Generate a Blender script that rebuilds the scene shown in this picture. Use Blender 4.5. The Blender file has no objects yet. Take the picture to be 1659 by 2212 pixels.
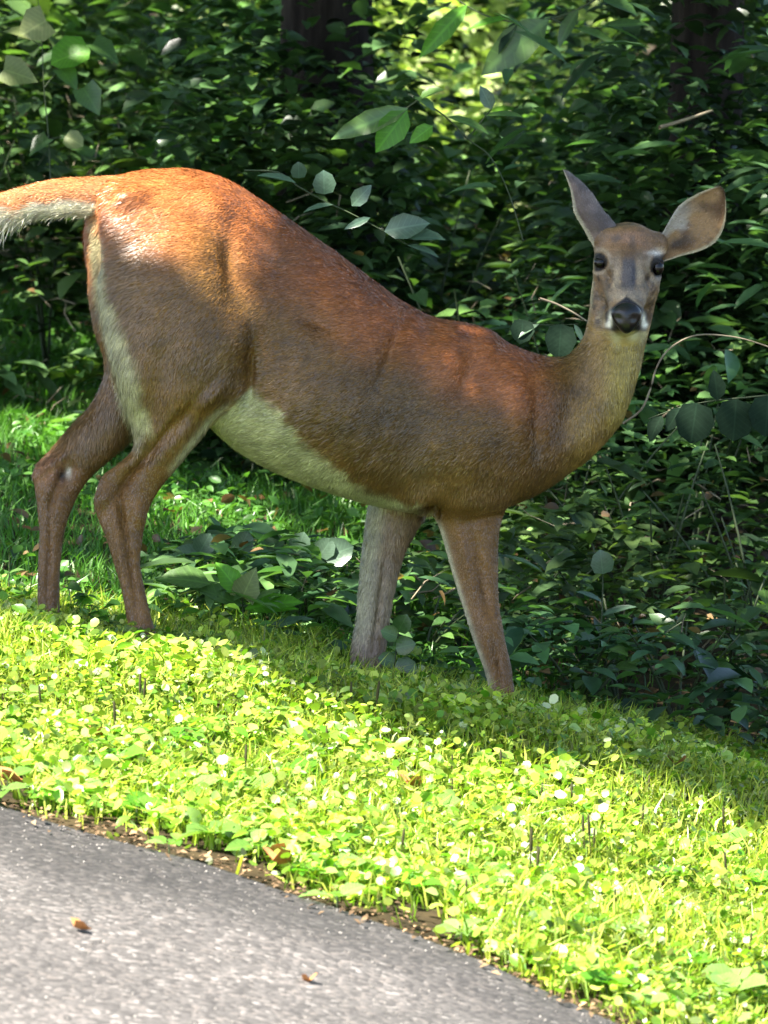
import bpy, math, random
import numpy as np
from mathutils import Vector, Matrix
rng = np.random.default_rng(7)
random.seed(7)
S = bpy.context.scene
COL = S.collection

# ------------------------------------------------------------------ camera, sky, sun, exposure
PITCH = math.radians(6.5)
DIST = 12.0
SC = 0.0011                      # metres per reference unit on the plane of the deer
FPX = DIST / SC                  # focal length in reference units (frame = 1659 x 2212)
FWD = np.array([0, math.cos(PITCH), -math.sin(PITCH)])
UP = np.array([0, math.sin(PITCH), math.cos(PITCH)])
RT = np.array([1.0, 0, 0])
AXIS = np.array([0, 0, 0.41])
CAM = AXIS - FWD * DIST

cd = bpy.data.cameras.new("camera")
cam = bpy.data.objects.new("camera", cd)
COL.objects.link(cam)
cam.location = CAM
cam.rotation_euler = (math.radians(90) - PITCH, 0, 0)
cd.sensor_fit = 'VERTICAL'
cd.sensor_height = 36
cd.lens = 36 * FPX / 2212
cd.clip_start = 0.5
cd.clip_end = 400
cd.dof.use_dof = True
cd.dof.focus_distance = 12.0
cd.dof.aperture_fstop = 9
S.camera = cam

SUN = np.array([-0.42, -0.34, 0.84]); SUN /= np.linalg.norm(SUN)
EL = math.asin(SUN[2])
w = bpy.data.worlds.new("World"); S.world = w
w.use_nodes = True
nt = w.node_tree
bg = nt.nodes["Background"]
sky = nt.nodes.new("ShaderNodeTexSky")
sky.sky_type = 'NISHITA'
sky.sun_disc = False
sky.sun_elevation = EL
sky.sun_rotation = math.atan2(SUN[0], SUN[1])
sky.air_density = 1.0
sky.dust_density = 1.5
nt.links.new(sky.outputs[0], bg.inputs[0])
bg.inputs[1].default_value = 0.080
ld = bpy.data.lights.new("sun", 'SUN')
ld.energy = 5.0
ld.angle = math.radians(0.5)
ld.color = (1.0, 0.94, 0.85)
sun = bpy.data.objects.new("sun", ld)
COL.objects.link(sun)
sun.location = SUN * 20
sun.rotation_euler = Vector(SUN).to_track_quat('Z', 'Y').to_euler()
S.view_settings.view_transform = 'Standard'
S.view_settings.look = 'None'
S.view_settings.gamma = 1
S.view_settings.exposure = 2.4
S.cycles.max_bounces = 6
S.cycles.transparent_max_bounces = 4
S.cycles.use_denoising = True
S.cycles.sample_clamp_indirect = 6


# ------------------------------------------------------------------ helpers
def P(u, v, d=0.0):
    """reference position (u,v) and d metres beyond the deer's plane -> world (arrays welcome)"""
    u = np.asarray(u, float); v = np.asarray(v, float); d = np.asarray(d, float)
    D = DIST + d
    a = ((u - 829.5) / FPX * D)[..., None] * RT
    b = ((1106 - v) / FPX * D)[..., None] * UP
    return CAM + D[..., None] * FWD + a + b

def UV(p):
    q = np.asarray(p) - CAM
    D = q @ FWD
    return 829.5 + (q @ RT) / D * FPX, 1106 - (q @ UP) / D * FPX, D - DIST

def tag(o, label=None, cat=None, group=None, kind=None):
    if label: o['label'] = label
    if cat: o['category'] = cat
    if group: o['group'] = group
    if kind: o['kind'] = kind
    return o

def mk(name, verts, faces, mat=None, parent=None, colors=None, smooth=True):
    """faces: int array (n,3) or (n,4), or list of lists"""
    me = bpy.data.meshes.new(name)
    verts = np.asarray(verts, np.float32)
    if isinstance(faces, np.ndarray):
        n, k = faces.shape
        me.vertices.add(len(verts)); me.vertices.foreach_set('co', verts.ravel())
        me.loops.add(n * k); me.loops.foreach_set('vertex_index', faces.astype(np.int32).ravel())
        me.polygons.add(n); me.polygons.foreach_set('loop_start', np.arange(0, n * k, k, dtype=np.int32))
        me.update(calc_edges=True); me.validate()
    else:
        me.from_pydata([tuple(map(float, x)) for x in verts], [], [list(map(int, f)) for f in faces])
        me.update()
    if smooth:
        me.polygons.foreach_set('use_smooth', np.ones(len(me.polygons), bool))
    if colors is not None:
        setcol(me, colors)
    if mat: me.materials.append(mat)
    o = bpy.data.objects.new(name, me)
    COL.objects.link(o)
    if parent: o.parent = parent
    return o

def setcol(me, colors):
    at = me.color_attributes.new('col', 'FLOAT_COLOR', 'POINT')
    c = np.ones((len(colors), 4), np.float32); c[:, :3] = colors
    at.data.foreach_set('color', c.ravel())

def empty(name, loc=(0, 0, 0)):
    o = bpy.data.objects.new(name, None)
    o.empty_display_size = 0.1
    o.location = tuple(map(float, loc))
    COL.objects.link(o)
    return o

def hash3(ix, iy, iz, seed=0):
    h = (ix * 374761393 + iy * 668265263 + iz * 2147483647 + seed * 1274126177) & 0xffffffff
    h = ((h ^ (h >> 13)) * 1274126177) & 0xffffffff
    return ((h ^ (h >> 16)) & 0xffff) / 65535.0

def noise(p, scale=1.0, seed=0):
    p = np.asarray(p, float) * scale + 1000.5
    i = np.floor(p).astype(np.int64); f = p - i
    f = f * f * (3 - 2 * f)
    r = 0
    for a in (0, 1):
        for b in (0, 1):
            for c in (0, 1):
                wgt = (f[..., 0] if a else 1 - f[..., 0]) * (f[..., 1] if b else 1 - f[..., 1]) * (f[..., 2] if c else 1 - f[..., 2])
                r = r + wgt * hash3(i[..., 0] + a, i[..., 1] + b, i[..., 2] + c, seed)
    return r

def ss(a, b, x):
    t = np.clip((x - a) / (b - a), 0, 1)
    return t * t * (3 - 2 * t)

def unit(v):
    return v / (np.linalg.norm(v, axis=-1, keepdims=True) + 1e-9)

def tube(pts, rad, n=6, cap=True):
    pts = np.asarray(pts, float); rad = np.broadcast_to(np.asarray(rad, float), (len(pts),))
    V = []
    ref = np.array([0.13, 0.2, 1.0])
    for i, p in enumerate(pts):
        t = unit(pts[min(i + 1, len(pts) - 1)] - pts[max(i - 1, 0)])
        a = np.cross(t, ref if abs(t[2]) < 0.93 else np.array([1.0, 0.1, 0])); a = unit(a); b = np.cross(t, a)
        for k in range(n):
            an = 2 * math.pi * k / n
            V.append(p + rad[i] * (math.cos(an) * a + math.sin(an) * b))
    F = []
    for i in range(len(pts) - 1):
        for k in range(n):
            F.append((i * n + k, i * n + (k + 1) % n, (i + 1) * n + (k + 1) % n, (i + 1) * n + k))
    return np.array(V), np.array(F)

def merge(parts):
    V, F, o = [], [], 0
    for v, f in parts:
        V.append(v); F.append(f + o); o += len(v)
    return np.concatenate(V), np.concatenate(F)

# ------------------------------------------------------------------ materials
def newmat(name):
    m = bpy.data.materials.new(name); m.use_nodes = True
    n = m.node_tree; n.nodes.clear()
    out = n.nodes.new('ShaderNodeOutputMaterial')
    return m, n, out

def N(n, t, **kw):
    x = n.nodes.new(t)
    for k, v in kw.items():
        if k.startswith('i_'):
            x.inputs[k[2:].replace('_', ' ')].default_value = v
        else: setattr(x, k, v)
    return x

def leaf_mat(name, base=None, trans=0.45, rough=0.38, spec=0.5, vein=True, tfac=(1.15, 1.35, 0.5)):
    """leaf: glossy top, light shining through; colour from attribute 'col' or from base + per-object variation"""
    m, n, out = newmat(name)
    if base is None:
        src = N(n, 'ShaderNodeAttribute', attribute_name='col').outputs['Color']
    else:
        oi = N(n, 'ShaderNodeObjectInfo')
        ra = N(n, 'ShaderNodeValToRGB')
        ra.color_ramp.elements[0].color = (*base[0], 1); ra.color_ramp.elements[1].color = (*base[1], 1)
        n.links.new(oi.outputs['Random'], ra.inputs[0]); src = ra.outputs[0]
    tc = N(n, 'ShaderNodeTexCoord')
    no = N(n, 'ShaderNodeTexNoise'); no.inputs['Scale'].default_value = 38; no.inputs['Detail'].default_value = 3
    n.links.new(tc.outputs['Object'], no.inputs['Vector'])
    mr = N(n, 'ShaderNodeMapRange'); mr.inputs[3].default_value = 0.72; mr.inputs[4].default_value = 1.28
    n.links.new(no.outputs[0], mr.inputs[0])
    veins = None
    if base is not None:                      # midrib and side veins in the leaf's own coordinates
        no.inputs['Scale'].default_value = 6
        sx = N(n, 'ShaderNodeSeparateXYZ'); n.links.new(tc.outputs['Object'], sx.inputs[0])
        ab = N(n, 'ShaderNodeMath', operation='ABSOLUTE'); n.links.new(sx.outputs[1], ab.inputs[0])
        m1 = N(n, 'ShaderNodeMath', operation='MULTIPLY_ADD'); m1.inputs[1].default_value = -.8
        n.links.new(ab.outputs[0], m1.inputs[0]); n.links.new(sx.outputs[0], m1.inputs[2])
        m2 = N(n, 'ShaderNodeMath', operation='MULTIPLY'); m2.inputs[1].default_value = 7.5; n.links.new(m1.outputs[0], m2.inputs[0])
        m3 = N(n, 'ShaderNodeMath', operation='PINGPONG'); m3.inputs[1].default_value = .5; n.links.new(m2.outputs[0], m3.inputs[0])
        v1 = N(n, 'ShaderNodeMapRange'); v1.inputs[1].default_value = 0; v1.inputs[2].default_value = .12; v1.inputs[3].default_value = 1; v1.inputs[4].default_value = 0; n.links.new(m3.outputs[0], v1.inputs[0])
        v2 = N(n, 'ShaderNodeMapRange'); v2.inputs[1].default_value = .008; v2.inputs[2].default_value = .03; v2.inputs[3].default_value = 1.4; v2.inputs[4].default_value = 0; n.links.new(ab.outputs[0], v2.inputs[0])
        mxv = N(n, 'ShaderNodeMath', operation='MAXIMUM'); n.links.new(v1.outputs[0], mxv.inputs[0]); n.links.new(v2.outputs[0], mxv.inputs[1])
        ad_ = N(n, 'ShaderNodeMath', operation='MULTIPLY_ADD'); ad_.inputs[1].default_value = .35; n.links.new(mxv.outputs[0], ad_.inputs[0]); n.links.new(mr.outputs[0], ad_.inputs[2])
        mr = ad_; veins = mxv
    mul = N(n, 'ShaderNodeVectorMath', operation='SCALE')
    n.links.new(src, mul.inputs[0]); n.links.new(mr.outputs[0], mul.inputs['Scale'])
    pb = N(n, 'ShaderNodeBsdfPrincipled')
    pb.inputs['Roughness'].default_value = rough
    pb.inputs['Specular IOR Level'].default_value = spec
    n.links.new(mul.outputs[0], pb.inputs['Base Color'])
    bp = N(n, 'ShaderNodeBump'); bp.inputs['Strength'].default_value = 0.35; bp.inputs['Distance'].default_value = 0.003
    n.links.new(no.outputs[0], bp.inputs['Height']); n.links.new(bp.outputs[0], pb.inputs['Normal'])
    tr = N(n, 'ShaderNodeBsdfTranslucent')
    tm = N(n, 'ShaderNodeVectorMath', operation='MULTIPLY'); tm.inputs[1].default_value = tfac
    n.links.new(mul.outputs[0], tm.inputs[0]); n.links.new(tm.outputs[0], tr.inputs['Color'])
    mx = N(n, 'ShaderNodeMixShader'); mx.inputs[0].default_value = trans
    n.links.new(pb.outputs[0], mx.inputs[1]); n.links.new(tr.outputs[0], mx.inputs[2])
    n.links.new(mx.outputs[0], out.inputs[0])
    return m

def plain_mat(name, col, rough=0.8, spec=0.3, col2=None, scale=20, bump=0.3, dist=0.004, attr=False, stretch=(1, 1, 1)):
    m, n, out = newmat(name)
    pb = N(n, 'ShaderNodeBsdfPrincipled')
    pb.inputs['Roughness'].default_value = rough; pb.inputs['Specular IOR Level'].default_value = spec
    tc = N(n, 'ShaderNodeTexCoord'); mp = N(n, 'ShaderNodeMapping'); mp.inputs['Scale'].default_value = stretch
    n.links.new(tc.outputs['Object'], mp.inputs[0])
    no = N(n, 'ShaderNodeTexNoise'); no.inputs['Scale'].default_value = scale; no.inputs['Detail'].default_value = 6
    n.links.new(mp.outputs[0], no.inputs['Vector'])
    if attr:
        at = N(n, 'ShaderNodeAttribute', attribute_name='col')
        mr = N(n, 'ShaderNodeMapRange'); mr.inputs[3].default_value = 0.75; mr.inputs[4].default_value = 1.25
        n.links.new(no.outputs[0], mr.inputs[0])
        mul = N(n, 'ShaderNodeVectorMath', operation='SCALE')
        n.links.new(at.outputs['Color'], mul.inputs[0]); n.links.new(mr.outputs[0], mul.inputs['Scale'])
        n.links.new(mul.outputs[0], pb.inputs['Base Color'])
    else:
        ra = N(n, 'ShaderNodeValToRGB')
        ra.color_ramp.elements[0].position = 0.35; ra.color_ramp.elements[1].position = 0.65
        ra.color_ramp.elements[0].color = (*col, 1); ra.color_ramp.elements[1].color = (*(col2 or col), 1)
        n.links.new(no.outputs[0], ra.inputs[0]); n.links.new(ra.outputs[0], pb.inputs['Base Color'])
    if bump:
        bp = N(n, 'ShaderNodeBump'); bp.inputs['Strength'].default_value = bump; bp.inputs['Distance'].default_value = dist
        n.links.new(no.outputs[0], bp.inputs['Height']); n.links.new(bp.outputs[0], pb.inputs['Normal'])
    n.links.new(pb.outputs[0], out.inputs[0])
    return m

M_WOODLEAF = leaf_mat('woodland_leaf', trans=0.35, rough=0.36, spec=0.6)
M_LAWNLEAF = leaf_mat('lawn_leaf', trans=0.42, rough=0.36, spec=0.55)
M_LEAF_OBJ = leaf_mat('shrub_leaf', base=((0.03, 0.075, 0.018), (0.10, 0.19, 0.045)), trans=0.3, rough=0.33, spec=0.6)
M_LEAF_GREY = leaf_mat('grey_leaf', base=((0.06, 0.11, 0.07), (0.10, 0.16, 0.10)), trans=0.25, rough=0.35, spec=0.6)
M_LEAF_BRIGHT = leaf_mat('bright_leaf', base=((0.08, 0.24, 0.02), (0.13, 0.32, 0.03)), trans=0.5, rough=0.4)
M_LEAF_YELLOW = leaf_mat('yellowing_leaf', base=((0.16, 0.20, 0.07), (0.22, 0.25, 0.10)), trans=0.3, rough=0.45)
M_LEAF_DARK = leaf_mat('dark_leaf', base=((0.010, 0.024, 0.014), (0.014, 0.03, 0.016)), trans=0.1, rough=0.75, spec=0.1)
M_LEAF_LAWN_OBJ = leaf_mat('lawn_weed_leaf', base=((0.10, 0.22, 0.03), (0.20, 0.32, 0.09)), trans=0.4, rough=0.35, spec=0.6)
M_DRYLEAF = plain_mat('dry_leaf', (0.40, 0.15, 0.05), 0.7, 0.3, (0.55, 0.28, 0.10), 40)
M_BARK = plain_mat('bark', (0.012, 0.010, 0.009), 0.9, 0.1, (0.04, 0.033, 0.028), 22, 0.9, 0.02, stretch=(1, 1, 0.18))
M_STEM = plain_mat('green_stem', (0.03, 0.05, 0.018), 0.6, 0.4, (0.06, 0.08, 0.035), 30)
M_TWIG = plain_mat('pale_twig', (0.20, 0.16, 0.11), 0.7, 0.3, (0.32, 0.27, 0.18), 30)
M_STALK = plain_mat('seed_stalk', (0.03, 0.03, 0.012), 0.8, 0.2, (0.06, 0.055, 0.02), 60)

# ------------------------------------------------------------------ ground
def gz(x, y):
    """ground height: the bank falls to the right; the lawn crests just in front of the deer and dips behind it"""
    x = np.asarray(x, float); y = np.asarray(y, float)
    xc = np.clip(x, -1.6, 1.6)
    tilt = -0.150 * np.clip(x, -4, 4) - .036 - .058 * xc - .032 * xc * xc
    crest = 0.055 * np.exp(-((y + 0.55) / 0.45) ** 2)
    front = -0.03 * np.clip(-(y + 0.9), 0, 8)
    back = -0.06 * ss(0.2, 1.4, y) * ss(-0.4, 0.6, x) + 0.01 * np.clip(y - 2, 0, 40)
    p = np.stack([x, y, 0 * x], -1)
    bumps = 0.05 * (noise(p, 1.1, 3) - .5) + 0.02 * (noise(p, 4.0, 4) - .5)
    return tilt + crest + front + back + bumps * ss(-4.6, -3.2, y + 0.9 * x)

def road_edge_y(x):
    """y of the road's edge at x"""
    x = np.asarray(x, float)
    p = np.stack([x, 0 * x, 0 * x], -1)
    return EDGE0 + EDGE1 * x + EDGE2 * x * x + 0.10 * (noise(p, 3.1, 9) - .5) + 0.04 * (noise(p, 13., 8) - .5)

def hit(u, v):
    """where the view ray through (u,v) meets the ground"""
    d = P(u, v, 0) - CAM; d = d / np.linalg.norm(d)
    t = 4.0
    while t < 60:
        q = CAM + d * t
        if q[2] < gz(q[0], q[1]): return q
        t += 0.01
    return CAM + d * 60
EDGE0, EDGE1, EDGE2 = -3.3, -1, 0
_a, _b, _c = hit(20, 1768), hit(640, 1956), hit(1240, 2195)
_m = np.array([[1, q[0], q[0] ** 2] for q in (_a, _b, _c)])
EDGE0, EDGE1, EDGE2 = np.linalg.solve(_m, [_a[1], _b[1], _c[1]])
print('edge', EDGE0, EDGE1, EDGE2)

def grid(x0, x1, nx, y0, y1, ny, xf=None):
    X, Y = np.meshgrid(np.linspace(x0, x1, nx), np.linspace(y0, y1, ny))
    return X, Y, np.array([[j * nx + i, j * nx + i + 1, (j + 1) * nx + i + 1, (j + 1) * nx + i] for j in range(ny - 1) for i in range(nx - 1)])

m_soil = plain_mat('soil', (0.02, 0.016, 0.009), 0.95, 0.1, (0.055, 0.04, 0.02), 9, 0.8, 0.02)
ys = np.concatenate([np.linspace(-14, -7, 12), np.linspace(-6.8, 3, 110), np.linspace(3.3, 30, 50), np.linspace(33, 200, 20)])
xs = np.concatenate([np.linspace(-120, -10, 12), np.linspace(-8, -2.2, 14), np.linspace(-2, 2, 60), np.linspace(2.2, 8, 14), np.linspace(10, 120, 12)])
X, Y = np.meshgrid(xs, ys)
nx = len(xs)
F = np.array([[j * nx + i, j * nx + i + 1, (j + 1) * nx + i + 1, (j + 1) * nx + i] for j in range(len(ys) - 1) for i in range(nx - 1)])
g = mk('ground', np.stack([X, Y, gz(X, Y)], -1).reshape(-1, 3), F, m_soil)
tag(g, kind='structure')

# asphalt road: one sheet, its far edge ragged along the lawn
def asphalt():
    m, n, out = newmat('asphalt')
    pb = N(n, 'ShaderNodeBsdfPrincipled'); pb.inputs['Roughness'].default_value = 0.75
    tc = N(n, 'ShaderNodeTexCoord')
    v1 = N(n, 'ShaderNodeTexVoronoi'); v1.inputs['Scale'].default_value = 92
    v2 = N(n, 'ShaderNodeTexVoronoi'); v2.inputs['Scale'].default_value = 190
    n1 = N(n, 'ShaderNodeTexNoise'); n1.inputs['Scale'].default_value = 2.2; n1.inputs['Detail'].default_value = 5
    n2 = N(n, 'ShaderNodeTexNoise'); n2.inputs['Scale'].default_value = 90; n2.inputs['Detail'].default_value = 4
    for k in (v1, v2, n1, n2): n.links.new(tc.outputs['Object'], k.inputs['Vector'])
    sep = N(n, 'ShaderNodeSeparateColor'); n.links.new(v1.outputs['Color'], sep.inputs[0])
    ra = N(n, 'ShaderNodeValToRGB'); e = ra.color_ramp.elements
    e[0].position = 0; e[0].color = (0.055, 0.052, 0.050, 1); e[1].position = 1; e[1].color = (0.25, 0.24, 0.23, 1)
    for p_, c_ in ((0.45, (0.092, 0.087, 0.084, 1)), (0.75, (0.125, 0.118, 0.113, 1)), (0.92, (0.16, 0.145, 0.135, 1))):
        x = e.new(p_); x.color = c_
    n.links.new(sep.outputs[0], ra.inputs[0])
    big = N(n, 'ShaderNodeMapRange'); big.inputs[1].default_value = .3; big.inputs[2].default_value = .7; big.inputs[3].default_value = 0.66; big.inputs[4].default_value = 1.02
    n.links.new(n1.outputs[0], big.inputs[0])
    s0 = N(n, 'ShaderNodeVectorMath', operation='SCALE'); n.links.new(ra.outputs[0], s0.inputs[0]); n.links.new(big.outputs[0], s0.inputs['Scale'])
    road_tone = N(n, 'ShaderNodeAttribute', attribute_name='col')
    sc = N(n, 'ShaderNodeVectorMath', operation='MULTIPLY'); n.links.new(s0.outputs[0], sc.inputs[0]); n.links.new(road_tone.outputs['Color'], sc.inputs[1])
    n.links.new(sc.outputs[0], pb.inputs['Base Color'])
    ad = N(n, 'ShaderNodeMath', operation='ADD'); n.links.new(v1.outputs['Distance'], ad.inputs[0]); n.links.new(n2.outputs[0], ad.inputs[1])
    bp = N(n, 'ShaderNodeBump'); bp.inputs['Strength'].default_value = 0.5; bp.inputs['Distance'].default_value = 0.003; bp.invert = True
    n.links.new(ad.outputs[0], bp.inputs['Height']); n.links.new(bp.outputs[0], pb.inputs['Normal'])
    n.links.new(pb.outputs[0], out.inputs[0])
    return m
xr = np.concatenate([np.linspace(-9, -1.75, 24), np.linspace(-1.7, 2.0, 190), np.linspace(2.1, 9, 20)])
rows = np.linspace(0, 1, 70) ** 1.6
ye = np.where(np.abs(xr) < 2.2, road_edge_y(xr), road_edge_y(np.clip(xr, -2.2, 2.2)) + EDGE1 * 0.6 * (xr - np.clip(xr, -2.2, 2.2)))
X = np.broadcast_to(xr, (70, len(xr)))
Y = ye[None] - rows[:, None] * 6.5
Z = gz(X, Y) + 0.022
Z[0] -= 0.03
nx = len(xr)
F = np.array([[j * nx + i, (j + 1) * nx + i, (j + 1) * nx + i + 1, j * nx + i + 1] for j in range(69) for i in range(nx - 1)])
M_ASPH = asphalt()
q = np.stack([X, Y, 0 * X], -1)
road_tone = 1 - (.48 * (1 - ss(.12, .5, (ye[None] - Y) + .35 * (noise(q, 2.4, 15) - .5)))) - .16 * ss(.55, .75, noise(q, 1.6, 16))  # darker along the lawn edge, with random darker patches
road_tone = road_tone[..., None] * np.array([1.0, .97, .94])
tag(mk('road', np.stack([X, Y, Z], -1).reshape(-1, 3), F, M_ASPH, None, road_tone.reshape(-1, 3)), kind='structure')

# ------------------------------------------------------------------ leaf and blade generators
def leaf_template(kind='oval'):
    """unit leaf along +x, blade up +z: returns verts, tris"""
    if kind == 'oval': xs_, ws = [0, .22, .5, .8, 1.0], [0, .24, .30, .17, 0]
    elif kind == 'lance': xs_, ws = [0, .2, .5, .8, 1.0], [0, .11, .15, .09, 0]
    elif kind == 'round': xs_, ws = [0, .12, .5, .85, 1.0], [.0, .36, .5, .34, 0]
    elif kind == 'heart': xs_, ws = [0, .10, .38, .75, 1.0], [.0, .38, .44, .20, 0]
    V = [(0, 0, 0)]; F_ = []
    for x, w_ in zip(xs_[1:-1], ws[1:-1]):
        z = -0.18 * x * x
        V += [(x, w_, z + w_ * .35), (x, 0, z), (x, -w_, z + w_ * .35)]
    V.append((1, 0, -0.2))
    F_ += [(0, 2, 1), (0, 3, 2)]
    for i in range(2):
        a = 1 + 3 * i; b = a + 3
        F_ += [(a, a + 1, b + 1), (a, b + 1, b), (a + 1, a + 2, b + 2), (a + 1, b + 2, b + 1)]
    e = 7; t = len(V) - 1
    F_ += [(e, e + 1, t), (e + 1, e + 2, t)]
    V = np.array(V, float)
    if kind == 'heart':
        V[1, 0] = -0.06; V[3, 0] = -0.06
    return V, np.array(F_)

def simple_leaf(kind='oval'):
    if kind == 'disc':
        an = np.arange(7) / 7 * 2 * math.pi + math.pi
        r_ = np.array([.42, .5, .52, .46, .46, .52, .5])
        V = np.array([(.5, 0, -.05)] + [(.5 + r * math.cos(t), r * math.sin(t), .06 * abs(math.sin(t)) - .05) for r, t in zip(r_, an)])
        return V, np.array([(0, 1 + i, 1 + (i + 1) % 7) for i in range(7)])
    wd = {'oval': .30, 'round': .5, 'lance': .15}[kind]
    V = np.array([(0, 0, 0), (.45, wd, wd * .3), (.5, 0, -.03), (.45, -wd, wd * .3), (1, 0, -.15)], float)
    return V, np.array([(0, 2, 1), (0, 3, 2), (1, 2, 4), (2, 3, 4)])

def frames(d, nrm):
    x = unit(d); y = unit(np.cross(nrm, x)); z = np.cross(x, y)
    return x, y, z

def scatter(tmpl, pos, d, nrm, size, colors):
    """vectorised copies of one template in one mesh -> verts, tris, vertex colours"""
    V, F_ = tmpl
    x, y, z = frames(d, nrm)
    s = np.asarray(size)[:, None, None]
    out = pos[:, None, :] + s * (V[None, :, 0:1] * x[:, None] + V[None, :, 1:2] * y[:, None] + V[None, :, 2:3] * z[:, None])
    n, k = len(pos), len(V)
    f = (F_[None] + (np.arange(n) * k)[:, None, None]).reshape(-1, 3)
    return out.reshape(-1, 3), f, np.repeat(colors, k, axis=0)

def cat3(L):
    V, F_, C, o = [], [], [], 0
    for v, f, c in L:
        V.append(v); F_.append(f + o); C.append(c); o += len(v)
    return np.concatenate(V), np.concatenate(F_), np.concatenate(C)

def rand_dirs(n, updown=0.2):
    a = rng.uniform(0, 2 * math.pi, n)
    return unit(np.stack([np.cos(a), np.sin(a), rng.normal(0, updown, n)], -1))

def rand_up(n, tilt=0.35):
    return unit(np.stack([rng.normal(0, tilt, n), rng.normal(0, tilt, n), np.ones(n)], -1))

def mixcol(n, a, b, jitter=0.25):
    t = rng.random(n)[:, None]
    return (np.array(a) * (1 - t) + np.array(b) * t) * (1 + jitter * rng.normal(0, 1, n)[:, None]).clip(0.3, 2)

def blades(pos, h, wd, lean, colors):
    """curved grass blades: 5 vertices, 3 triangles each"""
    n = len(pos)
    a = rng.uniform(0, 2 * math.pi, n)
    side = np.stack([np.cos(a), np.sin(a), 0 * a], -1) * (wd / 2)[:, None]
    b = rng.uniform(0, 2 * math.pi, n)
    ln = np.stack([np.cos(b), np.sin(b), 0 * b], -1) * (lean * h)[:, None]
    up = np.array([0, 0, 1.0])
    v0 = pos - side; v1 = pos + side
    mid = pos + ln * .3 + up * (h * .55)[:, None]
    v2 = mid - side * .8; v3 = mid + side * .8
    v4 = pos + ln + up * (h * (1 - .25 * lean))[:, None]
    V = np.stack([v0, v1, v2, v3, v4], 1).reshape(-1, 3)
    F_ = (np.array([(0, 1, 3), (0, 3, 2), (2, 3, 4)])[None] + (np.arange(n) * 5)[:, None, None]).reshape(-1, 3)
    return V, F_, np.repeat(colors, 5, axis=0)

# ------------------------------------------------------------------ the doe
def catmull(rowsv, sub):
    R = np.asarray(rowsv, float); n = len(R); out = []
    for i in range(n - 1):
        p0, p1, p2, p3 = R[max(i - 1, 0)], R[i], R[i + 1], R[min(i + 2, n - 1)]
        for k in range(sub):
            t = k / sub
            out.append(.5 * ((2 * p1) + (p2 - p0) * t + (2 * p0 - 5 * p1 + 4 * p2 - p3) * t * t + (3 * p1 - p0 - 3 * p2 + p3) * t ** 3))
    out.append(R[-1])
    return np.array(out)

def loft(secs, nseg=28, sub=4, power=2.15):
    """secs: (ua,va, ub,vb, depth m, half-depth in reference units); closed rounded body"""
    R = catmull(secs, sub)
    th = np.linspace(0, 2 * math.pi, nseg, endpoint=False)
    c = np.sign(np.cos(th)) * np.abs(np.cos(th)) ** (2 / power)
    s_ = np.sign(np.sin(th)) * np.abs(np.sin(th)) ** (2 / power)
    V = []
    for ua, va, ub, vb, wd, hd in R:
        cu, cv = (ua + ub) / 2, (va + vb) / 2
        eu, ev = (ua - ub) / 2, (va - vb) / 2
        V.append(P(cu + eu * c, cv + ev * c, wd + hd * SC * s_))
    V = np.concatenate(V); n = len(R)
    F_ = [[i * nseg + k, i * nseg + (k + 1) % nseg, (i + 1) * nseg + (k + 1) % nseg, (i + 1) * nseg + k] for i in range(n - 1) for k in range(nseg)]
    a, b = len(V), len(V) + 1
    V = np.vstack([V, V[:nseg].mean(0), V[-nseg:].mean(0)])
    F_ += [[(k + 1) % nseg, k, a] for k in range(nseg)] + [[(n - 1) * nseg + k, (n - 1) * nseg + (k + 1) % nseg, b] for k in range(nseg)]
    return V, F_

def ball(u, v, wd, ru, rv, rd, n=16):
    V, F_ = [], []
    for i in range(1, n):
        f = math.pi * i / n
        for k in range(n):
            t = 2 * math.pi * k / n
            V.append(P(u + ru * math.sin(f) * math.cos(t), v - rv * math.cos(f), wd + rd * SC * math.sin(f) * math.sin(t)))
    m = n - 1
    for i in range(m - 1):
        for k in range(n):
            F_.append([i * n + k, i * n + (k + 1) % n, (i + 1) * n + (k + 1) % n, (i + 1) * n + k])
    a = len(V); V += [P(u, v - rv, wd), P(u, v + rv, wd)]
    F_ += [[(k + 1) % n, k, a] for k in range(n)] + [[(m - 1) * n + k, (m - 1) * n + (k + 1) % n, a + 1] for k in range(n)]
    return np.array(V), F_

shells = []
# trunk: top point, bottom point, depth, half width
shells.append(loft([
    (212, 420, 222, 520, -.075, 50), (215, 400, 235, 700, -.08, 112), (262, 378, 268, 830, -.085, 142), (330, 366, 345, 880, -.085, 158),
    (405, 364, 430, 905, -.075, 165), (465, 378, 475, 942, -.065, 168), (525, 406, 520, 978, -.05, 172), (600, 457, 580, 1012, -.035, 182), (700, 526, 665, 1048, -.015, 192),
    (820, 616, 765, 1080, .01, 196), (925, 682, 850, 1100, .035, 190), (1030, 704, 945, 1114, .055, 176), (1120, 752, 1050, 1108, .075, 156),
    (1185, 770, 1140, 1078, .09, 130), (1232, 774, 1222, 1030, .10, 104), (1245, 800, 1290, 965, .105, 86)], 36))
# neck
shells.append(loft([
    (1150, 800, 1180, 1030, .08, 110), (1218, 772, 1262, 1000, .10, 98), (1248, 748, 1335, 922, .105, 80), (1265, 718, 1368, 850, .10, 70),
    (1272, 680, 1384, 790, .10, 65), (1276, 640, 1398, 730, .10, 62), (1282, 600, 1412, 670, .105, 60), (1290, 555, 1420, 615, .11, 58)], 28))
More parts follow.
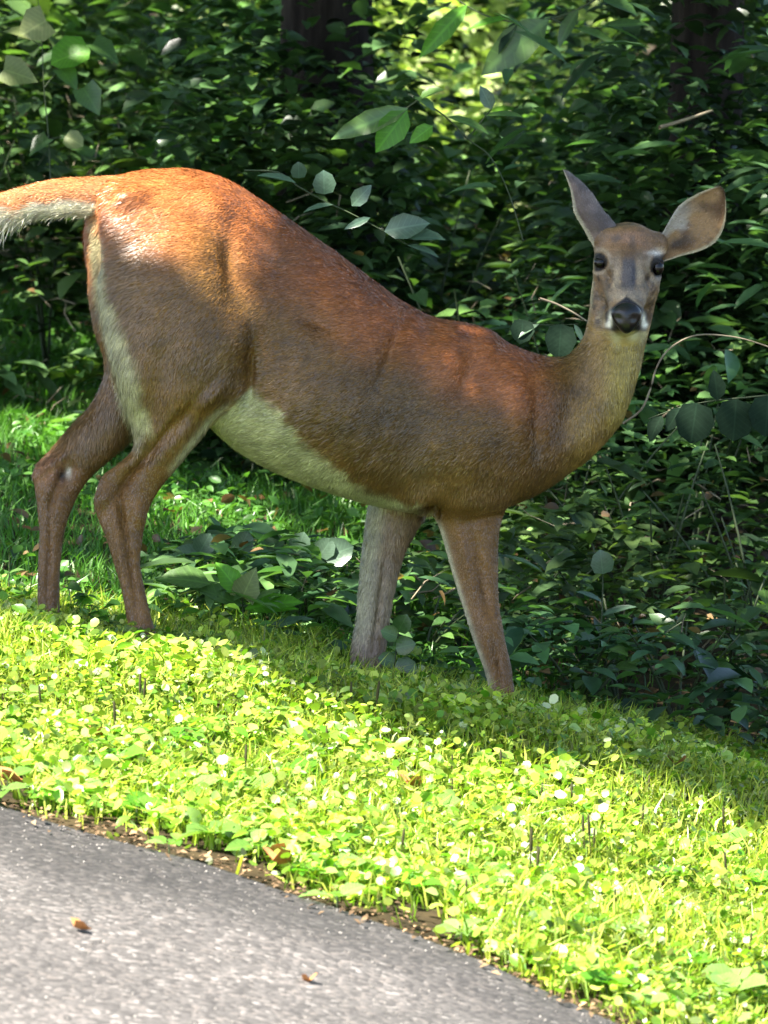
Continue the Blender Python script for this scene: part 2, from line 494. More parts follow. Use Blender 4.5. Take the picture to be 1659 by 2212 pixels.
# head: sections along an axis that comes towards the camera and down
def head():
    secs = [(-.34, 34, 30), (-.24, 56, 46), (-.08, 70, 59), (.08, 75, 62), (.22, 76, 60), (.34, 72, 56), (.48, 58, 52), (.62, 47, 45), (.76, 40, 39), (.88, 38, 35), (.97, 38, 34), (1.05, 33, 30), (1.10, 20, 18)]
    R = catmull(secs, 4)
    a0, a1 = P(1357, 548, .125), P(1352, 688, -.045)
    ax = a1 - a0; axn = unit(ax)
    lat = unit(np.array([1, 0, -.07])); up = unit(np.cross(lat, axn)); lat = np.cross(axn, up)
    if up[2] < 0: up = -up
    nseg = 32; th = np.linspace(0, 2 * math.pi, nseg, endpoint=False)
    V = []
    for t, hw, hh in R:
        c = a0 + ax * t + up * SC * (-2 if t < .5 else 0)
        # the bridge of the nose is narrow on top, the jaw broad below
        cx, sy = np.cos(th), np.sin(th)
        nar = 1 - .26 * ss(.3, .6, t) * ss(.1, .9, sy) * (1 - ss(.8, .95, t))
        V.append(c + lat * (cx * hw * nar * SC)[:, None] + up * (np.sign(sy) * np.abs(sy) ** .92 * hh * SC)[:, None])
    V = np.concatenate(V); n = len(R)
    F_ = [[i * nseg + k, i * nseg + (k + 1) % nseg, (i + 1) * nseg + (k + 1) % nseg, (i + 1) * nseg + k] for i in range(n - 1) for k in range(nseg)]
    a, b = len(V), len(V) + 1
    V = np.vstack([V, V[:nseg].mean(0), V[-nseg:].mean(0)])
    F_ += [[(k + 1) % nseg, k, a] for k in range(nseg)] + [[(n - 1) * nseg + k, (n - 1) * nseg + (k + 1) % nseg, b] for k in range(nseg)]
    return V, F_
shells.append(head())
shells.append(ball(1356, 618, .085, 69, 66, 78))                 # jaw and cheeks
shells.append(ball(1352, 700, .0, 36, 26, 48))
shells.append(ball(1310, 521, .115, 31, 32, 36)); shells.append(ball(1415, 530, .12, 29, 31, 36))      # where the ears root
shells.append(ball(1363, 523, .10, 62, 36, 42))
                   # chin
for eu, ev, dd in ((1296, 560, .055), (1422, 570, .062)): shells.append(ball(eu, ev, dd, 15, 13, 24))   # brow ridges
# near hind leg: front edge, rear edge
shells.append(loft([
    (470, 440, 270, 450, -.12, 90), (530, 560, 215, 590, -.15, 118), (560, 680, 222, 700, -.16, 120), (556, 770, 238, 790, -.165, 108), (530, 850, 258, 855, -.16, 88),
    (468, 905, 282, 915, -.15, 66), (426, 958, 288, 968, -.14, 50), (385, 1010, 258, 1000, -.13, 38), (352, 1052, 222, 1036, -.12, 31), (328, 1090, 200, 1072, -.115, 29), (316, 1130, 206, 1112, -.11, 28),
    (309, 1170, 226, 1160, -.11, 25), (305, 1220, 243, 1216, -.11, 22), (314, 1270, 260, 1270, -.11, 21), (328, 1330, 272, 1335, -.11, 22), (344, 1385, 282, 1388, -.11, 24), (352, 1425, 290, 1432, -.112, 25),
    (350, 1462, 304, 1466, -.12, 22)]))
# far hind leg
shells.append(loft([
    (360, 450, 196, 440, -.06, 60), (400, 520, 184, 500, -.03, 78), (400, 580, 188, 570, -.01, 84), (400, 700, 200, 690, .0, 85), (390, 800, 226, 790, .01, 75), (350, 880, 206, 855, .02, 60), (290, 945, 158, 915, .03, 46), (245, 990, 108, 970, .035, 36),
    (205, 1025, 72, 1008, .04, 31), (176, 1062, 71, 1042, .04, 29), (155, 1105, 78, 1090, .04, 27), (139, 1160, 83, 1155, .04, 24), (132, 1230, 80, 1230, .04, 22), (131, 1300, 78, 1300, .04, 22),
    (130, 1360, 76, 1360, .04, 24), (132, 1405, 82, 1410, .04, 24), (128, 1436, 92, 1440, .035, 20)]))
# near fore leg
shells.append(loft([
    (1170, 850, 960, 870, .0, 60), (1165, 950, 930, 960, -.01, 70), (1130, 1040, 920, 1040, .01, 62), (1092, 1105, 936, 1108, .03, 50), (1079, 1160, 955, 1165, .035, 40), (1077, 1230, 975, 1238, .04, 33), (1079, 1300, 998, 1312, .04, 29),
    (1088, 1365, 1018, 1375, .04, 28), (1099, 1410, 1034, 1418, .04, 28), (1108, 1450, 1048, 1460, .04, 26), (1112, 1500, 1058, 1510, .04, 24), (1113, 1550, 1062, 1555, .04, 24), (1110, 1585, 1072, 1588, .035, 20)]))
# far fore leg
shells.append(loft([
    (960, 1020, 820, 1000, .15, 60), (935, 1090, 797, 1085, .16, 52), (905, 1140, 788, 1140, .165, 44), (874, 1200, 780, 1205, .17, 36), (855, 1270, 773, 1275, .17, 31), (843, 1335, 768, 1340, .17, 29),
    (836, 1390, 758, 1390, .17, 28), (828, 1430, 756, 1430, .17, 26), (818, 1470, 758, 1475, .17, 25), (812, 1510, 762, 1515, .17, 24), (806, 1540, 768, 1542, .165, 20)]))

allV, allF, o = [], [], 0
for v_, f_ in shells:
    allV.append(v_); allF += [[i + o for i in f] for f in f_]; o += len(v_)
tmp = bpy.data.meshes.new('tmp'); tmp.from_pydata([tuple(x) for x in np.concatenate(allV)], [], allF)
to = bpy.data.objects.new('tmp', tmp); COL.objects.link(to)
import bmesh
bm = bmesh.new(); bm.from_mesh(tmp); bmesh.ops.recalc_face_normals(bm, faces=bm.faces); bm.to_mesh(tmp); bm.free()
md = to.modifiers.new('r', 'REMESH'); md.mode = 'VOXEL'; md.voxel_size = 0.0062
dg = bpy.context.evaluated_depsgraph_get()
body_me = bpy.data.meshes.new_from_object(to.evaluated_get(dg))
bpy.data.objects.remove(to); bpy.data.meshes.remove(tmp)
nv = len(body_me.vertices)
co = np.empty(nv * 3, np.float32); body_me.vertices.foreach_get('co', co); co = co.reshape(-1, 3).astype(float)
ed = np.empty(len(body_me.edges) * 2, np.int32); body_me.edges.foreach_get('vertices', ed); ed = ed.reshape(-1, 2)
deg = np.bincount(ed.ravel(), minlength=nv)[:, None]
def lap(x, k, lam=.6):
    for _ in range(k):
        a = np.zeros_like(x)
        for c in range(x.shape[1]):
            a[:, c] = np.bincount(ed[:, 0], x[ed[:, 1], c], nv) + np.bincount(ed[:, 1], x[ed[:, 0], c], nv)
        x = x + lam * (a / np.maximum(deg, 1) - x)
    return x
uu, vv, ww = UV(co)
ishead = (ss(1255, 1285, uu) * (1 - ss(735, 760, vv)))
c1 = lap(co, 14); c0 = lap(co, 6)
co = c0 * ishead[:, None] + c1 * (1 - ishead[:, None])
def vnorm(x):
    body_me.vertices.foreach_set('co', x.astype(np.float32).ravel()); body_me.update()
    nn = np.empty(nv * 3, np.float32); body_me.vertex_normals.foreach_get('vector', nn)
    return nn.reshape(-1, 3).astype(float)
nm = vnorm(co)
near = ss(0.0, 0.35, -(nm @ FWD))
# muscle and bone relief on the side we see: (u, v, ru, rv, angle, mm)
REL = [(285, 428, 42, 20, -18, 13), (470, 440, 55, 30, 35, 8), (545, 805, 12, 70, 5, -11), (520, 720, 40, 60, 20, 9), (420, 640, 90, 120, 0, 8), (600, 560, 60, 40, 40, -9),
       (975, 770, 45, 60, 20, 9), (1050, 745, 30, 50, 15, 7), (1020, 800, 26, 70, 15, -6), (1130, 860, 30, 90, -10, 8), (1165, 930, 16, 70, -5, -5), (1000, 960, 70, 90, 20, 9),
       (935, 1106, 14, 14, 0, -18), (1010, 1085, 60, 26, -12, 8), (900, 1075, 45, 22, -20, 7), (740, 880, 120, 110, 20, 8), (640, 700, 60, 130, 25, -7), (1060, 1120, 40, 9, -8, -6),
       (255, 1060, 22, 60, 40, -6), (232, 1030, 8, 60, 52, 5), (145, 1020, 16, 26, 30, -7), (110, 1000, 10, 50, 50, 5), (1240, 880, 25, 90, 25, -6), (330, 970, 10, 90, 38, -8), (1060, 1370, 25, 40, 0, 4), (350, 800, 30, 160, 14, -6), (285, 1010, 9, 62, 33, -9), (228, 1072, 14, 26, 10, 7), (262, 1110, 7, 40, -8, -7), (282, 1220, 6, 110, -8, -5), (262, 1210, 6, 100, -8, 4), (300, 1110, 12, 25, 0, 5), (105, 1200, 6, 110, 2, -4), (120, 1060, 9, 40, 20, -6), (1040, 1240, 8, 100, -10, -5), (1005, 1200, 10, 90, -14, 4), (1055, 1340, 16, 30, -5, 5), (1075, 1440, 5, 50, -8, -4), (820, 1300, 7, 90, 8, -5), (455, 850, 50, 14, -40, 6), (400, 900, 12, 70, 38, -6), (700, 700, 40, 14, 30, -5), (850, 760, 16, 90, 20, -7), (500, 560, 22, 70, 0, -7)]
dsp = np.zeros(nv)
uu, vv, ww = UV(co)
for (a, b, ru, rv, an, mm) in REL:
    t = math.radians(an); du, dv = uu - a, vv - b
    x_ = du * math.cos(t) + dv * math.sin(t); y_ = -du * math.sin(t) + dv * math.cos(t)
    dsp += mm * .001 * np.exp(-(x_ / ru) ** 2 - (y_ / rv) ** 2)
for k in range(6):                                              # ribs, faint
    uc = 640 + k * 46
    dsp += .0009 * np.exp(-((uu - uc - (vv - 850) * -.25) / 13) ** 2) * ss(650, 760, vv) * (1 - ss(930, 1000, vv))
# eye sockets, nostril groove
def gau(a, b, ru, rv): return np.exp(-((uu - a) / ru) ** 2 - ((vv - b) / rv) ** 2)
dsp += -.010 * (gau(1290, 572, 13, 13) + gau(1427, 582, 13, 13)) - .005 * (gau(1312, 600, 9, 16) + gau(1404, 606, 9, 16)) + .003 * gau(1357, 560, 40, 22)
dsp = 2.1 * dsp * near + (.0035 * (noise(co, 22, 5) - .5) * (1 - ishead)) * (1 - ss(1000, 1080, vv))
co = co + nm * dsp[:, None]
nm = vnorm(co)

def coat(p, nrm):
    """colour of the coat by where it grows, plus shading painted on the face"""
    u, v, d = UV(p)
    n1 = noise(p, 9, 11); n2 = noise(p, 28, 12); n3 = noise(p * np.array([1, 1, 2.5]), 70, 13)
    def L(a, b, t): return a * (1 - t[:, None]) + np.array(b) * t[:, None]
    c = np.tile(np.array([.150, .076, .018]), (len(u), 1))
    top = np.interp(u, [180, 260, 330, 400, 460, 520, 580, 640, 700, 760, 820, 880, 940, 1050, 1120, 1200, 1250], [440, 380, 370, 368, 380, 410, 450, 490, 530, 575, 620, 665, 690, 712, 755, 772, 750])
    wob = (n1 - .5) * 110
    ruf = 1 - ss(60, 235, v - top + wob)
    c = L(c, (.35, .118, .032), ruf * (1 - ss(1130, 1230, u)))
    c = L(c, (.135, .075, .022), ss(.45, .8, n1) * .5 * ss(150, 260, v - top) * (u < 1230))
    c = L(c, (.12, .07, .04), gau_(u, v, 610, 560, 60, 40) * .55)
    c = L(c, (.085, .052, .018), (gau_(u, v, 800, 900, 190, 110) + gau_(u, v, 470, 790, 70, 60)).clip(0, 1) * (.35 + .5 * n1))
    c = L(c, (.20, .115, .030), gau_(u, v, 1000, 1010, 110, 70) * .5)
    # belly, sharply edged
    bl = np.interp(u, [430, 545, 600, 640, 680, 740, 800, 860, 930, 960], [832, 838, 878, 925, 972, 1022, 1052, 1078, 1104, 1130])
    bel = ss(-14, 18, v - bl + (n2 - .5) * 30 + (n3 - .5) * 14) * ss(425, 450, u) * (1 - ss(930, 948, u)) * (v < 1150)
    front_thigh = np.interp(v, [830, 870, 905, 958, 1010], [545, 510, 470, 428, 388])
    bel = bel * ss(-4, 8, u - front_thigh)
    c = L(c, (.36, .355, .18), bel)
    fl = np.exp(-((u - front_thigh + 14) / 12) ** 2) * ss(850, 900, v) * (1 - ss(1040, 1090, v))
    c = L(c, (.44, .41, .26), fl * .95)
    # white behind the thigh
    r = np.interp(v, [430, 480, 560, 640, 700, 800, 880, 930, 1000], [205, 222, 232, 246, 262, 292, 320, 325, 300])
    l = np.interp(v, [430, 480, 560, 640, 700, 800, 880, 930, 1000], [190, 196, 203, 212, 222, 244, 262, 285, 290])
    st = ss(-16, 24, r - u + (n2 - .5) * 30) * ss(-6, 8, u - l) * ss(440, 500, v) * (1 - ss(900, 1000, v))
    c = L(c, (.38, .37, .20), st * .85)
    # legs
    leg = ss(1095, 1160, v) * (u > 900)
    c = L(c, (.165, .082, .024), leg)
    hl = ss(960, 1060, v) * (u < 420)
    c = L(c, (.15, .075, .022), hl)
    c = L(c, (.30, .14, .075), gau_(u, v, 110, 1010, 45, 35) * .9)
    c = L(c, (.015, .012, .012), gau_(u, v, 134, 1026, 12, 14) * 1.0)
    c = L(c, (.55, .50, .42), gau_(u, v, 149, 1018, 6, 15) * .9)
    re = np.interp(v, [1110, 1165, 1238, 1312, 1375, 1418, 1460, 1510], [938, 955, 975, 998, 1018, 1034, 1048, 1058])
    c = L(c, (.52, .48, .34), np.exp(-((u - re - 3) / 8) ** 2) * ss(1110, 1150, v) * (u > 900) * .9)
    ff = (u < 925) * (u > 740) * ss(1085, 1110, v)
    c = L(c, (.33, .30, .17), ff)
    c = L(c, (.22, .14, .075), ff * ss(18, 55, u - np.interp(v, [1085, 1200, 1390, 1500], [795, 780, 758, 758])) * (1 - ss(1180, 1290, v) * .3))
    c = L(c, (.17, .10, .07), ff * ss(1330, 1420, v) * .8)
    # neck and throat
    nk = ss(1200, 1290, u + (n1 - .5) * 60) * (1 - ss(1060, 1120, v))
    c = L(c, (.27, .165, .035), nk * .9)
    c = L(c, (.38, .29, .06), ss(1290, 1345, u) * ss(700, 760, v) * (1 - ss(900, 960, v)) * .85)
    c = L(c, (.19, .12, .06), gau_(u, v, 1262, 800, 22, 70) * .6)
    # head
    n4 = noise(p, 48, 17); n5 = noise(p, 95, 18)
    jw = 742 - 40 * (np.abs(u - 1353) / 62) ** 2 + (n4 - .5) * 26
    hd = ss(1262, 1280, u) * (1 - ss(-24, 14, v - jw))
    hc = np.tile(np.array([.21, .125, .055]), (len(u), 1))
    hc = L(hc, (.36, .29, .17), ss(.45, .72, n4 * .6 + n5 * .4) * .75 * ss(545, 585, v))
    hc = L(hc, (.06, .036, .02), ss(.46, .64, n5 * .6 + n2 * .4) * .9 * ss(540, 590, v))
    hc = L(hc, (.25, .125, .055), gau_(u, v, 1362, 522, 54, 36))
    hc = L(hc, (.10, .06, .035), ss(.5, .75, n4) * gau_(u, v, 1362, 520, 50, 34) * .8)
    for sx in (1334, 1381): hc = L(hc, (.36, .28, .18), gau_(u, v, sx, 590, 9, 34) * .75)
    hc = L(hc, (.065, .052, .048), ss(17, 9, np.abs(u - 1357 + (v - 600) * .02)) * ss(548, 572, v) * (1 - ss(634, 648, v)))
    hc = L(hc, (.025, .022, .028), gau_(u, v, 1368, 596, 5, 34) * .9)
    for ex, ey, ru_, rv_ in ((1293, 566, 15, 15), (1423, 577, 14, 21)):
        q = np.hypot((u - ex) / ru_, (v - ey) / rv_)
        hc = L(hc, (.44, .35, .24), np.exp(-((q - 1.75) / .3) ** 2) * .55)
        hc = L(hc, (.010, .008, .008), ss(1.5, 1.15, q))
    hc = L(hc, (.62, .57, .50), gau_(u, v, 1415, 549, 17, 5).clip(0, 1) * .95)
    hc = L(hc, (.52, .46, .40), gau_(u, v, 1424, 605, 11, 6) * .9)
    hc = L(hc, (.02, .016, .014), gau_(u, v, 1397, 602, 5, 9) * .9)
    hc = L(hc, (.45, .40, .20), gau_(u, v, 1279, 600, 4, 60) * .9)
    hc = L(hc, (.07, .048, .028), (gau_(u, v, 1313, 625, 6, 34) + gau_(u, v, 1395, 640, 6, 34)).clip(0, 1) * .75)  # shading painted in as dark strips where snout meets cheeks
    hc = L(hc, (.44, .34, .23), gau_(u, v, 1353, 640, 36, 12).clip(0, 1))
    wedge = ss(5, -3, np.abs(u - 1354) - (v - 640) * 1.3)
    hc = L(hc, (.014, .012, .016), wedge * ss(630, 640, v) * (v < 715) * ss(48, 42, np.abs(u - 1353)))
    hc = L(hc, (.80, .76, .64), (gau_(u, v, 1318, 690, 4.5, 15) + gau_(u, v, 1390, 690, 4.5, 15) + gau_(u, v, 1314, 702, 7, 6) + gau_(u, v, 1394, 702, 7, 6)).clip(0, 1))
    hc = L(hc, (.42, .40, .20), ss(710, 724, v))
    c = c * (1 - hd[:, None]) + hc * hd[:, None]
    c = c * (1 - (.22 + .28 * hd[:, None]) * (1 - 2 * n2[:, None])) * (.84 + .32 * n3[:, None])
    return c.clip(0.005, .9)

def gau_(u, v, a, b, ru, rv): return np.exp(-((u - a) / ru) ** 2 - ((v - b) / rv) ** 2)

def fur_mat(name, rough=.55, spec=.35, sheen=.12):
    m, n, out = newmat(name)
    pb = N(n, 'ShaderNodeBsdfPrincipled'); pb.inputs['Roughness'].default_value = rough; pb.inputs['Specular IOR Level'].default_value = spec
    pb.inputs['Sheen Weight'].default_value = sheen; pb.inputs['Sheen Roughness'].default_value = .4
    at = N(n, 'ShaderNodeAttribute', attribute_name='col')
    tc = N(n, 'ShaderNodeTexCoord'); mp = N(n, 'ShaderNodeMapping'); mp.inputs['Scale'].default_value = (45, 45, 150)
    mp.inputs['Rotation'].default_value = (0, .35, 0)
    no = N(n, 'ShaderNodeTexNoise'); no.inputs['Scale'].default_value = 3; no.inputs['Detail'].default_value = 4
    n.links.new(tc.outputs['Object'], mp.inputs[0]); n.links.new(mp.outputs[0], no.inputs['Vector'])
    mr = N(n, 'ShaderNodeMapRange'); mr.inputs[3].default_value = .7; mr.inputs[4].default_value = 1.3
    n.links.new(no.outputs[0], mr.inputs[0])
    mul = N(n, 'ShaderNodeVectorMath', operation='SCALE'); n.links.new(at.outputs['Color'], mul.inputs[0]); n.links.new(mr.outputs[0], mul.inputs['Scale'])
    n.links.new(mul.outputs[0], pb.inputs['Base Color'])
    bp = N(n, 'ShaderNodeBump'); bp.inputs['Strength'].default_value = .3; bp.inputs['Distance'].default_value = .003
    n.links.new(no.outputs[0], bp.inputs['Height']); n.links.new(bp.outputs[0], pb.inputs['Normal'])
    n.links.new(pb.outputs[0], out.inputs[0])
    return m
M_SKIN = fur_mat('coat', .6, .25, .0); M_FUR = fur_mat('coat_hair', .36, .7, .0)
M_NOSE = plain_mat('wet_nose', (.004, .004, .004), .3, .5, (.009, .008, .009), 260, .5, .001)
M_EYE = plain_mat('eye_dark', (.004, .003, .003), .16, .35)
M_HOOF = plain_mat('hoof_horn', (.02, .016, .013), .5, .4, (.04, .03, .025), 60)

doe = empty('deer', (0, 0.0, float(gz(0, 0))))
tag(doe, 'reddish brown doe standing on the bank with its head turned to look at the camera', 'deer')
bpy.context.view_layer.update()
def under(o, parent):
    o.parent = parent; o.matrix_parent_inverse = Matrix.Translation(parent.matrix_world.translation).inverted() if parent.type == 'EMPTY' else Matrix()
    return o
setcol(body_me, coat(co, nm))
body_me.polygons.foreach_set('use_smooth', np.ones(len(body_me.polygons), bool))
body_me.materials.append(M_SKIN)
body_me.name = 'body'
body = bpy.data.objects.new('body', body_me); COL.objects.link(body); under(body, doe)

def hairs(verts, tris, count, colf, flow, lenf, wid=.0011, lift=.19, seed=1, rnd=.16):
    """one flat tapering hair per sample, spread evenly over a surface"""
    r = np.random.default_rng(seed)
    A, B, C_ = verts[tris[:, 0]], verts[tris[:, 1]], verts[tris[:, 2]]
    fn = np.cross(B - A, C_ - A); ar = np.linalg.norm(fn, axis=1); fn = fn / (ar[:, None] + 1e-12)
    i = r.choice(len(tris), count, p=ar / ar.sum())
    a, b = r.random(count), r.random(count); k = a + b > 1; a[k], b[k] = 1 - a[k], 1 - b[k]
    p = A[i] + (B[i] - A[i]) * a[:, None] + (C_[i] - A[i]) * b[:, None]; n_ = fn[i]
    d = flow(p, n_) + r.normal(0, rnd, (count, 3))
    d = unit(d - n_ * np.sum(d * n_, 1)[:, None])
    ln = lenf(p) * r.uniform(.6, 1.2, count)
    lf = (lift * r.uniform(.3, 1.3, count))[:, None]
    tip = p + (d + n_ * lf) * ln[:, None]
    side = unit(np.cross(n_, d) + n_ * r.normal(0, .25, count)[:, None]) * wid
    p0 = p - n_ * .0005
    mid = p + (d * .5 + n_ * lf * .35) * ln[:, None]
    V = np.stack([p0 - side, p0 + side, mid + side * .8, mid - side * .8, tip], 1).reshape(-1, 3)
    F_ = (np.array([(0, 1, 2), (0, 2, 3), (3, 2, 4)])[None] + (np.arange(count) * 5)[:, None, None]).reshape(-1, 3)
    c = colf(p, n_) * (r.choice([.76, .9, 1.0, 1.1, 1.3], count) * (.82 + .36 * noise(p * np.array([1, 1, 3.5]), 26, 93)))[:, None]
    return V, F_, np.repeat(c, 5, 0)

def tris_of(me):
    me.calc_loop_triangles()
    t = np.empty(len(me.loop_triangles) * 3, np.int32); me.loop_triangles.foreach_get('vertices', t)
    return t.reshape(-1, 3)

def body_flow(p, n_):
    u, v, d = UV(p)
    wv = .25 * (noise(p, 8, 91)[:, None] - .5)
    f = np.tile(np.array([-.9, -.1, -.35]), (len(u), 1)) + wv * np.array([0, 0, 3.])
    def B(a, tgt, t): return a * (1 - t[:, None]) + np.array(tgt) * t[:, None]
    f = B(f, (-.15, 0, -1.), np.maximum(ss(930, 1090, v), ss(600, 400, u) * ss(520, 900, v)))
    f = B(f, (-.35, .1, -1.), ss(1130, 1270, u) * ss(600, 680, v))
    hm = (ss(1255, 1275, u) * (1 - ss(725, 745, v)))[:, None]
    hf = np.stack([(u - 1354) / 90, 0 * u + 1.0, (690 - v) / 110], -1)
    return unit(f * (1 - hm) + hf * hm)
def body_len(p):
    u, v, d = UV(p)
    l = np.full(len(u), .016)
    l = np.where((v > 1090), .0065, l)
    l = np.where((u < 420) & (v > 1000), .007, l)
    l = np.where((u < 300) & (v > 430) & (v < 960), .026, l)
    l = np.where((u > 1262) & (v < 735), .0045, l)
    l = np.where((u > 430) & (u < 930) & (v > 900), .02, l)
    l = np.where(np.hypot(u - 1353, v - 692) < 50, .0012, l)
    l = np.where((np.hypot(u - 1293, v - 567) < 23) | (np.hypot(u - 1423, v - 578) < 23), .001, l)
    return l
bt = tris_of(body_me)
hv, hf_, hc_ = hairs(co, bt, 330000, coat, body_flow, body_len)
ce = co[bt].mean(1); cu_, cv_, cd_ = UV(ce)
ht = bt[(cu_ > 1262) & (cv_ < 735) & (cd_ < .16)]
def head_len(p):
    l = body_len(p); return np.where(l > .003, .0075, l)
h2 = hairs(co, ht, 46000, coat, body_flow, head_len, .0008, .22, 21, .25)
hv, hf_, hc_ = np.concatenate([hv, h2[0]]), np.concatenate([hf_, h2[1] + len(hv)]), np.concatenate([hc_, h2[2]])
fur = mk('fur', hv, hf_, M_FUR, colors=hc_, smooth=False); tag(fur, kind='stuff'); under(fur, doe)

# eyes, nose, hooves
def ball_obj(name, u, v, d, ru, rv, rd, mat, n=20):
    V, F_ = ball(u, v, d, ru, rv, rd, n)
    o = mk(name, V, F_, mat); return under(o, doe)
def front_depth(u, v):
    k = (np.hypot(uu2 - u, vv2 - v) < 7)
    return ww2[k].min() if k.any() else 0
uu2, vv2, ww2 = UV(co)
ball_obj('eye', 1297, 567, front_depth(1294, 567) + .011, 14, 13, 13, M_EYE)
ball_obj('eye', 1421, 578, front_depth(1419, 578) + .011, 13, 17, 13, M_EYE)
# nose pad: broad on top, narrow at the lip, with two nostrils
fd = front_depth(1353, 690)
V, F_ = ball(1353, 687, fd + .012, 36, 34, 26, 24)
u_, v_, d_ = UV(V)
t = ss(665, 720, v_)
V = P(1353 + (u_ - 1353) * (1.0 - .42 * t), v_, d_ + .010 * (gau_(u_, v_, 1333, 688, 7, 9) + gau_(u_, v_, 1373, 688, 7, 9)) + .003 * gau_(u_, v_, 1353, 705, 3, 16))
nose = under(mk('nose', V, F_, M_NOSE), doe)
def hoof(u, v, d):
    L_ = []
    for s_ in (-1, 1):
        L_.append(loft([(u + s_ * 11 + 11, v, u + s_ * 11 - 11, v, d, 16), (u + s_ * 12 + 13, v + 20, u + s_ * 12 - 12, v + 20, d - .004, 20), (u + s_ * 12 + 15, v + 42, u + s_ * 12 - 12, v + 44, d - .008, 23)], 12, 2))
    V = np.concatenate([L_[0][0], L_[1][0]]); k = len(L_[0][0])
    under(mk('hoof', V, L_[0][1] + [[i + k for i in f] for f in L_[1][1]], M_HOOF), doe)
for a in ((327, 1462, -.12), (110, 1436, .035), (1092, 1585, .035), (787, 1540, .165)): hoof(*a)

# ears: cupped shells with a rim
def ear(pairs, depth, cup, inner, outer, rim, sgn, seed):
    R = catmull(pairs, 3); n = len(R); k = 13
    V = []
    for i, (ua, va, ub, vb) in enumerate(R):
        s_ = i / (n - 1)
        for j in range(k):
            t = j / (k - 1)
            x = 2 * t - 1
            dd = depth(s_, x) + sgn * cup * (1 - x * x) * math.sin(math.pi * min(1, .25 + s_ * .72))
            V.append(P(ua + (ub - ua) * t, va + (vb - va) * t, dd))
    V = np.array(V); F_ = [[i * k + j, i * k + j + 1, (i + 1) * k + j + 1, (i + 1) * k + j] for i in range(n - 1) for j in range(k - 1)]
    m = len(V)
    V2 = V + FWD * .006
    G = F_ + [[a + m for a in reversed(f)] for f in F_]
    bd = [i * k for i in range(n)] + [(n - 1) * k + j for j in range(1, k)] + [i * k + k - 1 for i in range(n - 2, -1, -1)] + list(range(k - 2, 0, -1))
    for i in range(len(bd)):
        a, b = bd[i], bd[(i + 1) % len(bd)]
        G.append([a, b, b + m, a + m])
    VV = np.concatenate([V, V2])
    S_ = np.repeat(np.linspace(0, 1, n), k); T_ = np.tile(np.linspace(-1, 1, k), n)
    nz = noise(V, 45, seed)
    ci = inner(S_, T_, nz); co_ = outer(S_, T_, nz)
    o = mk('ear', VV, G, M_SKIN, colors=np.concatenate([ci, co_]))
    under(o, doe)
    tr = tris_of(o.data)
    allc = np.concatenate([ci, co_])
    def cf(p, n_):
        idx = np.array([np.argmin(((VV - q) ** 2).sum(1)) for q in p]); return allc[idx]
    base, tipp = V[:k].mean(0), V[-k:].mean(0)
    hv, hf_, hc_ = hairs(VV, tr, 2600, cf, lambda p, n_: np.tile(unit(tipp - base), (len(p), 1)), lambda p: np.full(len(p), .007), .0007, .35, seed, .4)
    h = mk('fur', hv, hf_, M_FUR, colors=hc_, smooth=False); tag(h, kind='stuff'); h.parent = o
    return o
def colmix(a, b, t): return np.array(a)[None] * (1 - t[:, None]) + np.array(b)[None] * t[:, None]
def r_in(s_, t, nz):
    c = colmix((.10, .055, .025), (.26, .16, .075), ss(.2, .8, nz))
    e = ss(.86, 1.0, np.abs(t)); c = c * (1 - e[:, None]) + np.array((.42, .38, .24)) * e[:, None]
    f = ss(-.1, -.5, t + (nz - .5) * .6) * ss(.7, .3, s_) * .8; c = c * (1 - f[:, None]) + np.array((.42, .40, .36)) * f[:, None]
    g_ = gau_(s_, t, .28, .25, .12, .25); c = c * (1 - .8 * g_[:, None]) + np.array((.03, .025, .02)) * .8 * g_[:, None]
    q = ss(.86, .97, s_); return c * (1 - .8 * q[:, None])
def r_out(s_, t, nz): return colmix((.17, .11, .07), (.22, .15, .09), nz)
def l_in(s_, t, nz):
    c = colmix((.10, .075, .065), (.20, .15, .13), ss(.2, .8, nz))
    e = ss(-.72, -.95, t); return c * (1 - e[:, None]) + np.array((.5, .47, .34)) * e[:, None]
ear([(1418, 530, 1430, 566), (1430, 505, 1450, 560), (1442, 484, 1474, 552), (1457, 458, 1512, 542), (1474, 438, 1543, 525), (1496, 424, 1561, 498), (1521, 412, 1568, 466), (1543, 405, 1568, 436), (1558, 403, 1565, 412)],
    lambda s_, x: .10 + .02 * s_ - .006 * x, .030, r_in, r_out, None, 1, 31)
ear([(1290, 545, 1345, 505), (1275, 520, 1334, 490), (1262, 497, 1320, 472), (1250, 477, 1307, 458), (1240, 458, 1294, 440), (1237, 438, 1281, 419), (1233, 412, 1263, 399), (1225, 388, 1245, 383), (1217, 367, 1227, 370)],
    lambda s_, x: .11 + .03 * s_ + .01 * x, .026, l_in, r_out, None, -1, 32)

